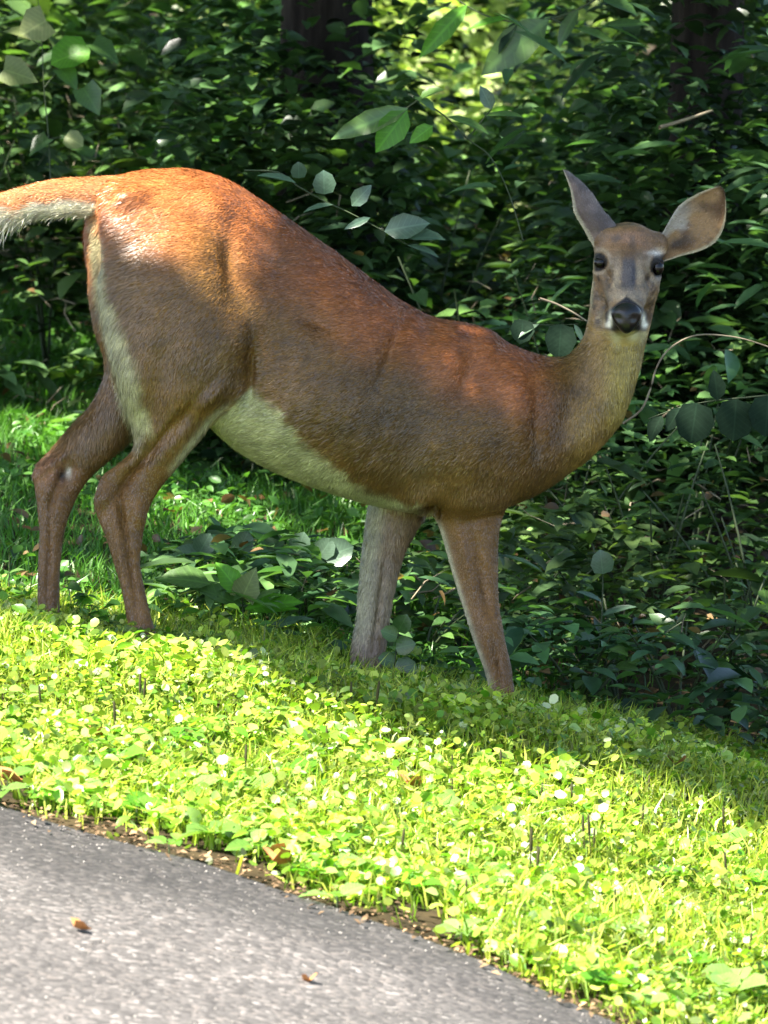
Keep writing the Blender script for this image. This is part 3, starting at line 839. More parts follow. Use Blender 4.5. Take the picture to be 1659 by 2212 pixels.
# tail: held out level, brown above and white below
tv, tf_ = loft([(300, 378, 262, 450, -.07, 48), (240, 382, 215, 458, -.072, 40), (190, 384, 180, 458, -.072, 34), (120, 389, 116, 460, -.07, 30), (60, 402, 54, 466, -.065, 28), (0, 420, -6, 480, -.06, 26), (-60, 440, -62, 496, -.055, 22), (-120, 460, -118, 490, -.05, 12)], 20)
def tailcol(p, n_):
    u, v, d = UV(p)
    top = np.interp(u, [-110, 0, 120, 200, 260], [455, 424, 392, 386, 384])
    t = ss(30, 46, v - top + (noise(p, 30, 4) - .5) * 18 - .07 * np.maximum(u, 0) + 12 * ss(70, 0, u))
    c = np.array((.42, .17, .06))[None] * (1 - t[:, None]) + np.array((.62, .60, .48))[None] * t[:, None]
    return c * (.8 + .4 * noise(p, 40, 6))[:, None]
tail = mk('tail', tv, tf_, M_SKIN, colors=tailcol(tv, None)); under(tail, doe)
def tflow(p, n_):
    u, v, d = UV(p)
    lo = ss(440, 465, v)[:, None]
    return np.array([-1., 0, -.1]) * (1 - lo) + np.array([-.75, -.05, -.6]) * lo
def tlen(p):
    u, v, d = UV(p)
    return .016 + .036 * ss(438, 465, v) + .034 * ss(110, 0, u) * ss(445, 460, v)
hv, hf_, hc_ = hairs(tv, tris_of(tail.data), 40000, tailcol, tflow, tlen, .0011, .26, 5, .28)
h = mk('fur', hv, hf_, M_FUR, colors=hc_, smooth=False); tag(h, kind='stuff'); h.parent = tail

# ------------------------------------------------------------------ masks that shape the unseen canopy so chosen spots stay sunlit
e1 = unit(np.cross(SUN, [0, 1, 0])); e2 = np.cross(SUN, e1)
CELL = 0.02
def sungrid(p): return np.floor(np.stack([p @ e1, p @ e2], -1) / CELL).astype(int) + 800
SG = np.zeros((1600, 1600), bool)
def inpoly(u, v, poly):
    r = np.zeros(len(u), bool); n = len(poly)
    for i in range(n):
        x1, y1 = poly[i]; x2, y2 = poly[(i + 1) % n]
        c = ((y1 > v) != (y2 > v)) & (u < (x2 - x1) * (v - y1) / (y2 - y1 + 1e-9) + x1)
        r ^= c
    return r
allp = np.concatenate([co, tv]); alln = np.concatenate([nm, np.zeros_like(tv)])
ua_, va_, da_ = UV(allp)
LIT = [[(-120, 380), (-120, 480), (200, 470), (245, 500), (300, 535), (430, 560), (500, 620), (572, 695), (598, 655), (545, 530), (540, 440), (470, 360), (330, 340), (190, 360)],
       [(952, 730), (1000, 730), (1004, 795), (958, 795)], [(1045, 712), (1062, 715), (1055, 745), (1045, 745)], [(50, 930), (140, 930), (130, 1000), (50, 1030)],
       [(640, 486), (700, 530), (690, 545), (640, 505)]]
def dilate(a, r):
    b = a.copy()
    for dx in range(-r, r + 1):
        for dy in range(-r, r + 1):
            if dx * dx + dy * dy <= r * r: b |= np.roll(np.roll(a, dx, 0), dy, 1)
    return b
lit = np.zeros(len(allp), bool)
for pi, pl in enumerate(LIT):
    q_ = inpoly(ua_, va_, pl) & (da_ < .12); lit |= q_
    gi = sungrid(allp[q_]); g1 = np.zeros_like(SG); g1[gi[:, 0], gi[:, 1]] = True
    SG |= dilate(g1, 6 if pi == 0 else 5 if pi < 3 else 3)
bnd = [hit(-400, 1390), hit(0, 1400), hit(420, 1425), hit(700, 1520), hit(1000, 1630), hit(1300, 1685), hit(1659, 1795), hit(2100, 1930)]
bx = np.array([b[0] for b in bnd]); by = np.array([b[1] for b in bnd])
def sunny(x, y):
    """places on the ground that the canopy leaves open to the sun"""
    p = np.stack([x, y, 0 * x], -1)
    e = np.interp(x, bx, by) + .20 * (noise(p, 2.2, 21) - .5) + .16 * (noise(p, 7, 22) - .5)
    s_ = y < e
    for cx, cy, r in ((-1.0, .45, .30), (-.62, .5, .14), (-.5, 2.6, .3), (-1.2, 4.0, .4), (.05, 3.6, .22), (.9, 6.2, .3), (-.9, 7.5, .5)):
        s_ |= np.hypot(x - cx, (y - cy) * .7) < r
    s_ |= (y > 11.0) & (y < 19) & (np.abs(x - .36 + .3 * (noise(p, 1.5, 29) - .5)) < .34)
    s_ |= (y > 2.6) & (noise(p, 6.5, 23) > .84)
    return s_

# ------------------------------------------------------------------ trees with overhead crowns
def tree(x, y, r, h, lean, label, seed):
    t = empty('tree', (x, y, float(gz(x, y)) - .05)); tag(t, label, 'tree', 'trees shading the bank')
    rr = np.random.default_rng(seed)
    zs = np.array([0, .15, .4, 1, 1.7, 2.4, 3.2, 4.2, 5.4, h])
    pts = np.stack([lean[0] * zs + .03 * np.sin(zs * 1.3 + seed), lean[1] * zs + .03 * np.cos(zs), zs], -1)
    rad = r * np.array([1.55, 1.25, 1.08, 1.0, .95, .9, .82, .7, .5, .2])
    V, F_ = tube(pts, rad, 22)
    a = np.arctan2(V[:, 1] - np.repeat(pts[:, 1], 22), V[:, 0] - np.repeat(pts[:, 0], 22))
    k = 1 + .06 * np.sin(a * 9 + V[:, 2] * 2) + .10 * (noise(V * np.array([1, 1, .3]), 9, seed) - .5)
    c = np.repeat(pts, 22, 0); V = c + (V - c) * k[:, None]
    mk('trunk', V, F_, M_BARK, t)
    tips = []
    for i in range(7):
        z0 = rr.uniform(2.9, h - .6); p0 = np.array([np.interp(z0, zs, pts[:, 0]), np.interp(z0, zs, pts[:, 1]), z0])
        an = i * 2.4 + seed; L_ = rr.uniform(1.6, 3.0)
        q = [p0 + np.array([math.cos(an), math.sin(an), 0]) * L_ * s_ + np.array([0, 0, .5 * L_ * s_ - .15 * L_ * s_ * s_]) for s_ in (0, .3, .6, 1)]
        V, F_ = tube(q, np.array([.32, .2, .12, .05]) * r, 7)
        mk('limb', V, F_, M_BARK, t)
    return t
TREES = [(tree(-.19, 5.6, .165, 7.2, (.01, .02), 'thick dark tree trunk behind the rump, left of the bright gap', 3)),
         (tree(1.01, 4.6, .125, 6.8, (.012, .0), 'dark tree trunk in the shade above the right ear of the doe', 5)),
         (tree(-3.6, 3.0, .16, 7.0, (.02, -.02), 'tree beyond the left edge whose crown shades the hill', 8)),
         (tree(3.4, 2.2, .15, 7.0, (-.03, -.03), 'tree beyond the right edge whose crown shades the undergrowth', 12)),
         (tree(-1.9, 9.5, .14, 7.4, (.0, .0), 'slim tree far back behind the left undergrowth', 14)),
         (tree(2.0, 9.0, .14, 7.4, (.0, .0), 'slim tree far back behind the right undergrowth', 17))]
n = 84000
T = np.stack([rng.uniform(-5.5, 5.5, n), rng.uniform(-3.4, 27, n), rng.uniform(0, .9, n)], -1)
T[:, 2] += gz(T[:, 0], T[:, 1])
hh = rng.uniform(3.6, 7.2, n)
C_ = T + SUN * ((hh - T[:, 2]) / SUN[2])[:, None]
# landing on the ground itself
G_ = C_ - SUN * ((C_[:, 2] - gz(C_[:, 0] - SUN[0] / SUN[2] * C_[:, 2], C_[:, 1] - SUN[1] / SUN[2] * C_[:, 2])) / SUN[2])[:, None]
up_ = 1.15 * (G_[:, 1] > 8.5)
k = ~sunny(G_[:, 0] + SUN[0] / SUN[2] * up_, G_[:, 1] + SUN[1] / SUN[2] * up_)
gi = sungrid(C_); k &= ~SG[np.clip(gi[:, 0], 0, 1599), np.clip(gi[:, 1], 0, 1599)]
k &= noise(C_, .9, 41) > .22
C_ = C_[k]
sh_ = np.where(~lit)[0]; sh_ = rng.choice(sh_, 9000)  # extra unseen leaves added along sun rays to shade the doe
X_ = allp[sh_]; X_ = X_ + SUN * (rng.uniform(3.8, 7, len(X_)) / SUN[2])[:, None]
gi = sungrid(X_); X_ = X_[~SG[gi[:, 0], gi[:, 1]]]
TR_ = np.concatenate([np.stack([rng.uniform(-.22, .22, 2500) + tx, rng.uniform(-.22, .22, 2500) + ty, rng.uniform(.3, 2.2, 2500)], -1) for tx, ty in ((-.19, 5.6), (1.01, 4.6))])  # more unseen leaves, added to keep sun off the two visible trunks
TR_ = TR_ + SUN * (rng.uniform(3, 5, len(TR_)) / SUN[2])[:, None]
bx_ = rng.uniform(-.15, 1.7, 4200); by_ = np.interp(bx_, bx, by) + .05 + .3 * noise(np.stack([bx_, 0 * bx_, 0 * bx_], -1), 5, 44) * rng.random(4200) + (.5 - np.interp(bx_, bx, by)) * rng.random(4200)  # leaves added out of view to darken the upper lawn band
BD_ = np.stack([bx_, by_, gz(bx_, by_)], -1) + SUN * (rng.uniform(3.8, 7, 4200) / SUN[2])[:, None]
gi = sungrid(BD_); BD_ = BD_[~SG[gi[:, 0], gi[:, 1]]]
C_ = np.concatenate([C_, X_, TR_, BD_]); n = len(C_)
own = np.argmin(np.stack([np.hypot(C_[:, 0] - t.location.x, C_[:, 1] - t.location.y) for t in TREES]), 0)
for i, t in enumerate(TREES):
    q = C_[own == i]; m_ = len(q)
    v, f, c = scatter(simple_leaf('oval'), q - np.array(t.location), rand_dirs(m_, .25), rand_up(m_, .4), rng.uniform(.12, .2, m_), mixcol(m_, (.05, .11, .03), (.09, .17, .04)))
    tag(mk('crown', v, f, M_WOODLEAF, t, c), kind='stuff')  # crown also carries the leaves added for shade

# ------------------------------------------------------------------ undergrowth
def H(x, y):
    p = np.stack([x, y, 0 * x], -1)
    left = .07 + 1.25 * ss(4.2, 6.5, y) * (1 - .35 * np.exp(-((x - .2) / .3) ** 2)) + .85 * np.exp(-((x + .25) / .42) ** 2) * ss(3.5, 4.3, y) * (1 - ss(4.6, 6.4, y))
    right = .12 + (1.25 - .22 * ss(4.2, 5.2, y) * np.exp(-((x - .0133 * (y + 12)) / .30) ** 2)) * ss(.5, 4.3, y)
    b = ss(-.35, .45, x + .5 * (noise(p, 1.1, 51) - .5) - .06 * y)
    h = left * (1 - b) + right * b
    h = h + .14 * ss(.2, .6, y) * (1 - ss(1.2, 2.0, y)) * ss(-.75, -.3, x)
    return h * (.55 + .9 * noise(p, 1.7, 52))

def undergrowth(n, y0, y1, s0, s1, ca, cb, name, label, kindleaf, zmin=.15, tilt=.22):
    y = y0 + (y1 - y0) * rng.random(n) ** .8
    x = rng.uniform(-1, 1, n) * (1.8 + .10 * y) + .1
    h = H(x, y)
    k = h > .10; x, y, h = x[k], y[k], h[k]; n = len(x)
    z = gz(x, y) + h * (zmin + (1 - zmin) * rng.random(n) ** .6)
    p = np.stack([x, y, z], -1)
    nz = noise(p, 3.0, 53) * .6 + noise(p, 7.0, 55) * .4
    k = nz > .45; p = p[k]; nz = nz[k]; n = len(p)
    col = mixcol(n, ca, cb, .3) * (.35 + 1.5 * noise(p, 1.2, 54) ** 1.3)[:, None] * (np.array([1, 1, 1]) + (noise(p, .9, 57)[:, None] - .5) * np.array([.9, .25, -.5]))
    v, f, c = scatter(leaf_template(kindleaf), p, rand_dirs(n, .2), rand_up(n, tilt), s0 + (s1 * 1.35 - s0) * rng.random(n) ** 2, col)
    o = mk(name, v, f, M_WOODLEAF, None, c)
    return tag(o, label, 'undergrowth', kind='stuff')
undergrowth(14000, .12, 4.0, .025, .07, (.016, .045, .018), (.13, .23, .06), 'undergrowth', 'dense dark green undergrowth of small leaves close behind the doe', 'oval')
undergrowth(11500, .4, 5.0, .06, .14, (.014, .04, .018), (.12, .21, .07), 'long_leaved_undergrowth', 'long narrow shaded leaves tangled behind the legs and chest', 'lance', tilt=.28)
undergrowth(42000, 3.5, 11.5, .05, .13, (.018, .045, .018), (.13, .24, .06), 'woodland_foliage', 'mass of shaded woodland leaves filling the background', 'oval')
def screen(n, x0, x1, y0, y1, z0, z1, name, label):
    p = np.stack([rng.uniform(x0, x1, n), rng.uniform(y0, y1, n), rng.uniform(z0, z1, n)], -1)
    e = .55 * (noise(p, 4, 58) - .5) + .2 * (noise(p, 14, 59) - .5)
    p = p[(p[:, 2] < z1 - .10 + e)]; n = len(p)
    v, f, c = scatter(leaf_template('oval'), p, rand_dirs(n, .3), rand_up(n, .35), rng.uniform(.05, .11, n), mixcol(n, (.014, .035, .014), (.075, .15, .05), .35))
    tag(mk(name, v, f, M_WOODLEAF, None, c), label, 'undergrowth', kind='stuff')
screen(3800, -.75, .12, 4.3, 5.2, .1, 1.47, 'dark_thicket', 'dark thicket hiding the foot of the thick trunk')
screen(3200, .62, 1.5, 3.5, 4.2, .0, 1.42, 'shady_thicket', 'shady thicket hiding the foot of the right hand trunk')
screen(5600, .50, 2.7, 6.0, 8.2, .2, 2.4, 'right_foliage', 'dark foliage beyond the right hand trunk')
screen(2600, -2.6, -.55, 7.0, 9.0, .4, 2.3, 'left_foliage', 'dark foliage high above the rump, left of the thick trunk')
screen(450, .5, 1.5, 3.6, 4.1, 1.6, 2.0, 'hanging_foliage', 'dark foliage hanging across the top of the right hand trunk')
n = 700
p = np.stack([rng.uniform(.3, 1.75, n), rng.uniform(2.3, 3.6, n), rng.uniform(.5, 1.75, n)], -1)
p = p[(noise(p, 2.2, 62) > .48) & ~((p[:, 2] > 1.15) & (np.abs(p[:, 0] - .92) < .16))]; n = len(p)
v, f, c = scatter(leaf_template('lance'), p, rand_dirs(n, .25), rand_up(n, .3), rng.uniform(.10, .2, n), mixcol(n, (.03, .08, .03), (.09, .18, .07), .3))
tag(mk('large_leaved_foliage', v, f, M_WOODLEAF, None, c), 'long drooping leaves in the shade at the upper right', 'undergrowth', kind='stuff')
screen(420, -.6, .2, 4.9, 5.25, 1.2, 2.1, 'loose_sprays', 'loose dark sprays of leaves crossing the thick trunk')
screen(420, .7, 1.35, 3.9, 4.3, 1.1, 2.0, 'crossing_sprays', 'dark sprays of leaves crossing the right hand trunk')
# sunlit foliage in the clearing beyond, and the far edge of the wood
n = 7000
p = np.stack([rng.uniform(-1.0, 1.3, n), rng.uniform(12.2, 18, n), rng.random(n) ** .8 * 2.6], -1); p[:, 2] += gz(p[:, 0], p[:, 1])
k = noise(p, 1.2, 61) > .35; p = p[k]; n = len(p)
v, f, c = scatter(simple_leaf('oval'), p, rand_dirs(n, .4), rand_up(n, .6), rng.uniform(.09, .17, n), mixcol(n, (.28, .40, .08), (.50, .56, .28)))
tag(mk('sunlit_foliage', v, f, M_LAWNLEAF, None, c), 'bright sunlit leaves in a clearing beyond the shaded trunks', 'foliage', kind='stuff')
n = 26000
p = np.stack([rng.uniform(-9, 9, n), rng.uniform(19, 27, n), rng.random(n) * 7], -1)
v, f, c = scatter(simple_leaf('oval'), p, rand_dirs(n, .4), rand_up(n, .6), rng.uniform(.28, .5, n), mixcol(n, (.03, .07, .02), (.08, .14, .03)))
tag(mk('far_wood', v, f, M_WOODLEAF, None, c), 'far edge of the wood closing the view', 'wood', kind='stuff')

# shaded grass on the hill behind the doe
n = 62000
y = .0 + 9 * rng.random(n) ** .75; x = rng.uniform(-1.35 - .085 * y, .9 + .03 * y)
p0 = np.stack([x, y, 0 * x], -1)
k = (noise(p0, 1.6, 71) > .25) & (rng.random(n) > ss(-.1, .9, x - .0 * y)); x, y = x[k], y[k]; n = len(x)
p = np.stack([x, y, gz(x, y) - .005], -1)
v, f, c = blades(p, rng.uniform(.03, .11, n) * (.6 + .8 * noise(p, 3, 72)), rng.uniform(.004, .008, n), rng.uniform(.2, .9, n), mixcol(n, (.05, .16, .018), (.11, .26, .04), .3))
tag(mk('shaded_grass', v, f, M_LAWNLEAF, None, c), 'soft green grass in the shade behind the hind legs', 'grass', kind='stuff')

n = 16000
y = .15 + 8 * rng.random(n) ** .8; x = rng.uniform(-1.35 - .085 * y, .9 + .03 * y)
p = np.stack([x, y, gz(x, y) + rng.uniform(.01, .09, n)], -1)
k = (noise(p, 2.6, 75) > .45) & (rng.random(n) > ss(-.1, .9, x)); p = p[k]; n = len(p)
v, f, c = scatter(leaf_template('oval'), p, rand_dirs(n, .3), rand_up(n, .45), rng.uniform(.018, .05, n), mixcol(n, (.04, .13, .02), (.11, .25, .05), .25))
tag(mk('ground_ivy', v, f, M_LAWNLEAF, None, c), 'small leaved herbs mixed in the shaded grass', 'herbs', kind='stuff')
n = 700
y = .5 + 6 * rng.random(n); x = rng.uniform(-1, 1, n) * (1.3 + .085 * y) + .1; h = H(x, y)
p = np.stack([x, y, gz(x, y) + h * rng.uniform(.1, 1, n) + .01], -1)
v, f, c = scatter(leaf_template('oval'), p, rand_dirs(n, .5), rand_up(n, .7), rng.uniform(.025, .06, n), mixcol(n, (.10, .05, .02), (.26, .17, .08), .2))
tag(mk('dead_leaves', v, f, M_WOODLEAF, None, c), 'brown dead leaves caught in the shaded undergrowth', 'dead leaves', kind='stuff')
# pale thin dead stems and twigs through the undergrowth
n = 900
y = .6 + 7 * rng.random(n) ** .8; x = rng.uniform(-1, 1, n) * (1.3 + .085 * y) + .1
h = H(x, y); k = h > .15; x, y, h = x[k], y[k], h[k]; n = len(x)
p = np.stack([x, y, gz(x, y) + h * rng.uniform(.3, 1.02, n)], -1)
d = unit(np.stack([rng.normal(0, 1, n), rng.normal(0, .6, n), rng.normal(.3, .5, n)], -1))
sd = unit(np.cross(d, rng.normal(0, 1, (n, 3)))) * rng.uniform(.0012, .003, n)[:, None]; ln = rng.uniform(.04, .16, n)[:, None]
bow = rng.normal(0, .14, (n, 3)) * ln; q = np.cross(d, sd)
V = np.stack([p - sd, p + sd, p + q * 1.5, p + d * ln * .5 + bow - sd, p + d * ln * .5 + bow + sd, p + d * ln * .5 + bow + q * 1.5, p + d * ln], 1).reshape(-1, 3)
F_ = (np.array([(0, 1, 4), (0, 4, 3), (1, 2, 5), (1, 5, 4), (2, 0, 3), (2, 3, 5), (3, 4, 6), (4, 5, 6), (5, 3, 6)])[None] + (np.arange(n) * 7)[:, None, None]).reshape(-1, 3)
tag(mk('dead_twigs', V, F_, M_TWIG), 'thin pale dead twigs caught among the shaded leaves', 'twigs', kind='stuff')

# ------------------------------------------------------------------ lawn on the crest
def lawn_xy(n, edge=.0, y1=.55):
    x = rng.uniform(-1.7, 1.75, n); y0 = road_edge_y(x) - edge
    y = y0 + (y1 - y0) * rng.random(n)
    return x, y
def bare(x, y):
    p = np.stack([x, y, 0 * x], -1)
    d = y - road_edge_y(x)
    return ss(.0, .26, d + .34 * (noise(p, 5, 82) - .5)) * (.04 + .96 * ss(.36, .56, noise(p, 4.5, 83) + .42 * ss(.1, .6, d)))
n = 72000
x, y = lawn_xy(n); k = rng.random(n) < bare(x, y) * .95; x, y = x[k], y[k]; n = len(x)
p = np.stack([x, y, gz(x, y) - .004], -1)
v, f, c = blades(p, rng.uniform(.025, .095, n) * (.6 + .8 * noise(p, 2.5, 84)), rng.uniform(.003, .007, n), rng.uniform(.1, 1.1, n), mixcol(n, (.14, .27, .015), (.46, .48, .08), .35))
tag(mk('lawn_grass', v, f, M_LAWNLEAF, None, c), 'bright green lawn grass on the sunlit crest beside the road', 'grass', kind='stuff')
n = 66000
x, y = lawn_xy(n, .03); k = rng.random(n) < (bare(x, y) + .05) * (1 - .8 * ss(.60, .74, noise(np.stack([x, y, 0 * x], -1), 13, 89))); x, y = x[k], y[k]; n = len(x)
p = np.stack([x, y, gz(x, y) + rng.uniform(.004, .06, n) * (.5 + noise(np.stack([x, y, 0 * x], -1), 9, 88))], -1)
nz = noise(p, 4, 85)
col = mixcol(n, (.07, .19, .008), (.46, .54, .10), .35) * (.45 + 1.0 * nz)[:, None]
pl_ = rng.random(n) < .06; col[pl_] = mixcol(int(pl_.sum()), (.42, .52, .22), (.60, .66, .42), .1)  # a few bleached leaves, white sun glare painted into their colour
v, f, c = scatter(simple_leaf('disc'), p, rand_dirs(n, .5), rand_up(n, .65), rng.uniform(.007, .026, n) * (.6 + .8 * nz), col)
tag(mk('clover', v, f, M_LAWNLEAF, None, c), 'small round clover leaves mixed through the sunlit lawn', 'clover', kind='stuff')
n = 6500
x, y = lawn_xy(n, .02); k = rng.random(n) < bare(x, y) * (.35 + .65 * (y < road_edge_y(x) + 1.0)) + .04; x, y = x[k], y[k]; n = len(x)
p = np.stack([x, y, gz(x, y) + rng.uniform(.02, .055, n)], -1)
v, f, c = scatter(leaf_template('oval'), p, rand_dirs(n, .5), rand_up(n, .6), rng.uniform(.018, .046, n), mixcol(n, (.11, .27, .02), (.32, .46, .12), .25))
tag(mk('broad_leaves', v, f, M_LAWNLEAF, None, c), 'broad shiny weed leaves mixed into the lawn', 'lawn leaves', kind='stuff')
# litter on the soil strip
n = 1500
x = rng.uniform(-1.7, 1.75, n); y = road_edge_y(x) + rng.normal(.05, .06, n)
p = np.stack([x, y, gz(x, y) + .016 + .006 * rng.random(n) + .012 * (y < road_edge_y(x))], -1)
v, f, c = scatter(simple_leaf('oval'), p, rand_dirs(n, .15), rand_up(n, .25), rng.uniform(.008, .022, n), mixcol(n, (.05, .03, .015), (.26, .17, .09), .3))
tag(mk('leaf_litter', v, f, plain_mat('litter', (.2, .1, .05), .8, .2, attr=True), None, c), 'brown bits of dead leaf and bark along the road edge', 'litter', kind='stuff')
# loose grit on the asphalt
n = 2600
x = rng.uniform(-1.6, 1.3, n); y = road_edge_y(x) - rng.random(n) ** 1.6 * 3.0 - .01
p = np.stack([x, y, gz(x, y) + .0225], -1)
oct_v = np.array([(1, 0, 0), (-1, 0, 0), (0, 1, 0), (0, -1, 0), (0, 0, .8), (0, 0, -.8)], float) ; oct_f = np.array([(0, 2, 4), (2, 1, 4), (1, 3, 4), (3, 0, 4), (2, 0, 5), (1, 2, 5), (3, 1, 5), (0, 3, 5)])
v, f, c = scatter((oct_v, oct_f), p, rand_dirs(n, .2), rand_up(n, .2), rng.uniform(.0012, .0035, n), mixcol(n, (.07, .065, .06), (.26, .24, .21), .2))
tag(mk('grit', v, f, plain_mat('grit_stone', (.2, .2, .2), .7, .4, attr=True), None, c, smooth=False), 'loose pale grit scattered over the asphalt', 'grit', kind='stuff')

# ------------------------------------------------------------------ plants one can tell apart: leaves are parts
LEAFME = {}
def leaf_mesh(kind, mat):
    key = (kind, mat.name)
    if key not in LEAFME:
        V, F_ = leaf_template(kind)
        me = bpy.data.meshes.new('leaf'); me.from_pydata([tuple(q) for q in V], [], [tuple(map(int, q)) for q in F_])
        me.polygons.foreach_set('use_smooth', np.ones(len(F_), bool)); me.materials.append(mat); LEAFME[key] = me
    return LEAFME[key]
def add_leaf(parent, base, direction, normal, size, kind='oval', mat=M_LEAF_OBJ, wide=1.0):
    """base in world space; one object per leaf"""
    o = bpy.data.objects.new('leaf', leaf_mesh(kind, mat)); COL.objects.link(o)
    x, y, z = frames(np.array([direction], float), np.array([normal], float))
    R_ = Matrix((x[0], y[0], z[0])).transposed().to_4x4()
    o.parent = parent
    loc = np.array(base) - np.array(parent.location)
    o.matrix_local = Matrix.Translation(loc) @ R_ @ Matrix.Diagonal((size, size * wide, size, 1))
    return o
def stem_part(parent, pts, r0, r1, mat=M_STEM, name='stem', n=6):
    pts = np.asarray(pts, float) - np.array(parent.location)
    V, F_ = tube(pts, np.linspace(r0, r1, len(pts)), n)
    return mk(name, V, F_, mat, parent)

def shrub(x, y, h, nl, size, kind='oval', mat=M_LEAF_OBJ, label='', group=None, spread=.28, seed=0, cat='shrub'):
    rr = np.random.default_rng(seed + 100)
    t = empty('shrub', (x, y, float(gz(x, y)) - .01)); tag(t, label, cat, group)
    o = np.array(t.location); st = []
    for i in range(5):
        a = rr.uniform(0, 6.28); r = spread * rr.uniform(.4, 1.1); hh_ = h * rr.uniform(.75, 1.1)
        q = [o + np.array([math.cos(a) * r * s_ ** 1.3, math.sin(a) * r * s_ ** 1.3, hh_ * (s_ - .18 * s_ * s_)]) for s_ in np.linspace(0, 1, 6)]
        st.append(np.array(q))
    parts = [tube(q - o, np.linspace(.006, .002, 6), 5) for q in st]
    V, F_ = merge(parts); mk('stem', V, F_, M_STEM, t)
    for i in range(nl):
        q = st[i % 5]; s_ = rr.uniform(.25, 1) * 5; j = min(4, int(s_)); b = q[j] + (q[j + 1] - q[j]) * (s_ - j)
        a = rr.uniform(0, 6.28); d = np.array([math.cos(a), math.sin(a), rr.normal(.0, .2)])
        add_leaf(t, b + d * .02, d, np.array([rr.normal(0, .28), rr.normal(-.12, .28), 1]), size * rr.uniform(.6, 1.2), kind, mat)
    return t
sh = [(.50, .75, .30, 'small'), (.74, .70, .34, 'small'), (.98, .62, .30, 'small'), (.62, 1.3, .5, 'mid'), (.9, 1.25, .55, 'mid'), (1.15, 1.1, .5, 'mid'), (.35, 1.5, .42, 'mid'), (.75, 2.0, .8, 'mid'), (1.05, 1.9, .8, 'mid'),
      (.5, 2.4, .8, 'mid'), (.25, 2.7, .75, 'mid'), (.9, 2.9, 1.0, 'tall'), (1.25, 2.7, 1.1, 'tall'), (.6, 3.3, 1.1, 'tall'), (.3, 3.6, 1.05, 'tall'), (0, 3.8, 1.0, 'tall'), (.1, 4.6, 1.2, 'tall'), (.8, 4.0, 1.2, 'tall'),
      (-.35, 5.0, 1.1, 'far'), (-.8, 5.6, 1.2, 'far'), (-1.2, 6.0, 1.3, 'far'), (-1.5, 5.5, 1.0, 'far'), (-.6, 6.5, 1.4, 'far'), (-1.0, 7.0, 1.5, 'far'), (-.2, 1.0, .2, 'small'), (.1, .9, .22, 'small')]
LAB = ['low dark plant close behind the lawn crest, right of the near foreleg',
 'low dark plant behind the lawn crest, between the near foreleg and the right edge',
 'low dark plant behind the lawn crest at the right edge of the picture',
 'knee high shrub with heart shaped leaves in the dark below the chest',
 'knee high lance leaved shrub in the dark at the lower right, behind the low plants',
 'knee high shrub half cut off by the right edge at knee level',
 'knee high shrub seen between and behind the two forelegs',
 'waist high heart leaved shrub below the big round leaves, right of the neck',
 'waist high lance leaved shrub at the right edge below the bare vine',
 'shrub behind the chest and the base of the neck',
 'shrub with oval leaves mostly hidden behind the shoulder of the doe',
 'tall heart leaved shrub inside the arch of the bare vine, right of the face',
 'tall narrow leaved shrub at the right edge above the bare vine',
 'tall shrub directly behind the head and left ear of the doe',
 'tall shrub standing above the withers, left of the left ear',
 'heart leaved shrub behind the middle of the back of the doe',
 'tall lance leaved shrub below the bright leafy twig, above the back',
 'tall shrub between the two ears, below the right hand trunk',
 'shrub in front of the thick trunk, right above the loin of the doe',
 'heart leaved shrub rising in the dark right above the rump',
 'lance leaved shrub behind the yellowing sapling at the top left',
 'shrub at the far left edge above the tail',
 'shrub standing just left of the thick tree trunk at the top',
 'tall heart leaved shrub reaching the top edge between sapling and thick trunk',
 'low lance leaved plant under the belly, right of the broad leaved seedling',
 'low plant just behind the far foreleg at the lawn crest']
GRP = {'small': 'low plants behind the lawn crest', 'mid': 'knee high shrubs in the shade', 'tall': 'tall shrubs in the shade', 'far': 'shrubs in the shade above the rump'}
for i, (x, y, h, kd) in enumerate(sh):
    shrub(x, y, h, {'small': 34, 'mid': 48, 'tall': 62, 'far': 56}[kd], {'small': .055, 'mid': .062, 'tall': .075, 'far': .085}[kd], ['oval', 'oval', 'heart', 'lance'][i % 4], M_LEAF_OBJ, LAB[i], GRP[kd], .2 + h * .16, i)

def onplant(name, label, cat, d, stems, leaves, mat, kind='oval', r=.0025, stem_mat=M_STEM):
    """stems: polylines of (u,v); leaves: (u,v base, u,v tip, [mat], [kind], [wide], [face])"""
    first = P(*stems[0][0], d)
    t = empty(name, first if first.ndim == 1 else first[0]); tag(t, label, cat)
    for s_ in stems:
        s_ = np.array(s_, float)
        R = catmull(s_, 4)
        stem_part(t, P(R[:, 0], R[:, 1], d + .02 * np.sin(np.linspace(0, 3, len(R)))), r, r * .5, stem_mat)
    for L_ in leaves:
        bu, bv, tu, tv_ = L_[:4]; opt = L_[4] if len(L_) > 4 else {}
        b, e = P(bu, bv, d), P(tu, tv_, d - .02)
        face = opt.get('face', (.0, -.55, 1.0))
        add_leaf(t, b, e - b, np.array(face), np.linalg.norm(e - b), opt.get('kind', kind), opt.get('mat', mat), opt.get('wide', 1.0))
    return t
FC = (.1, -1.0, .35)   # a leaf turned towards the road
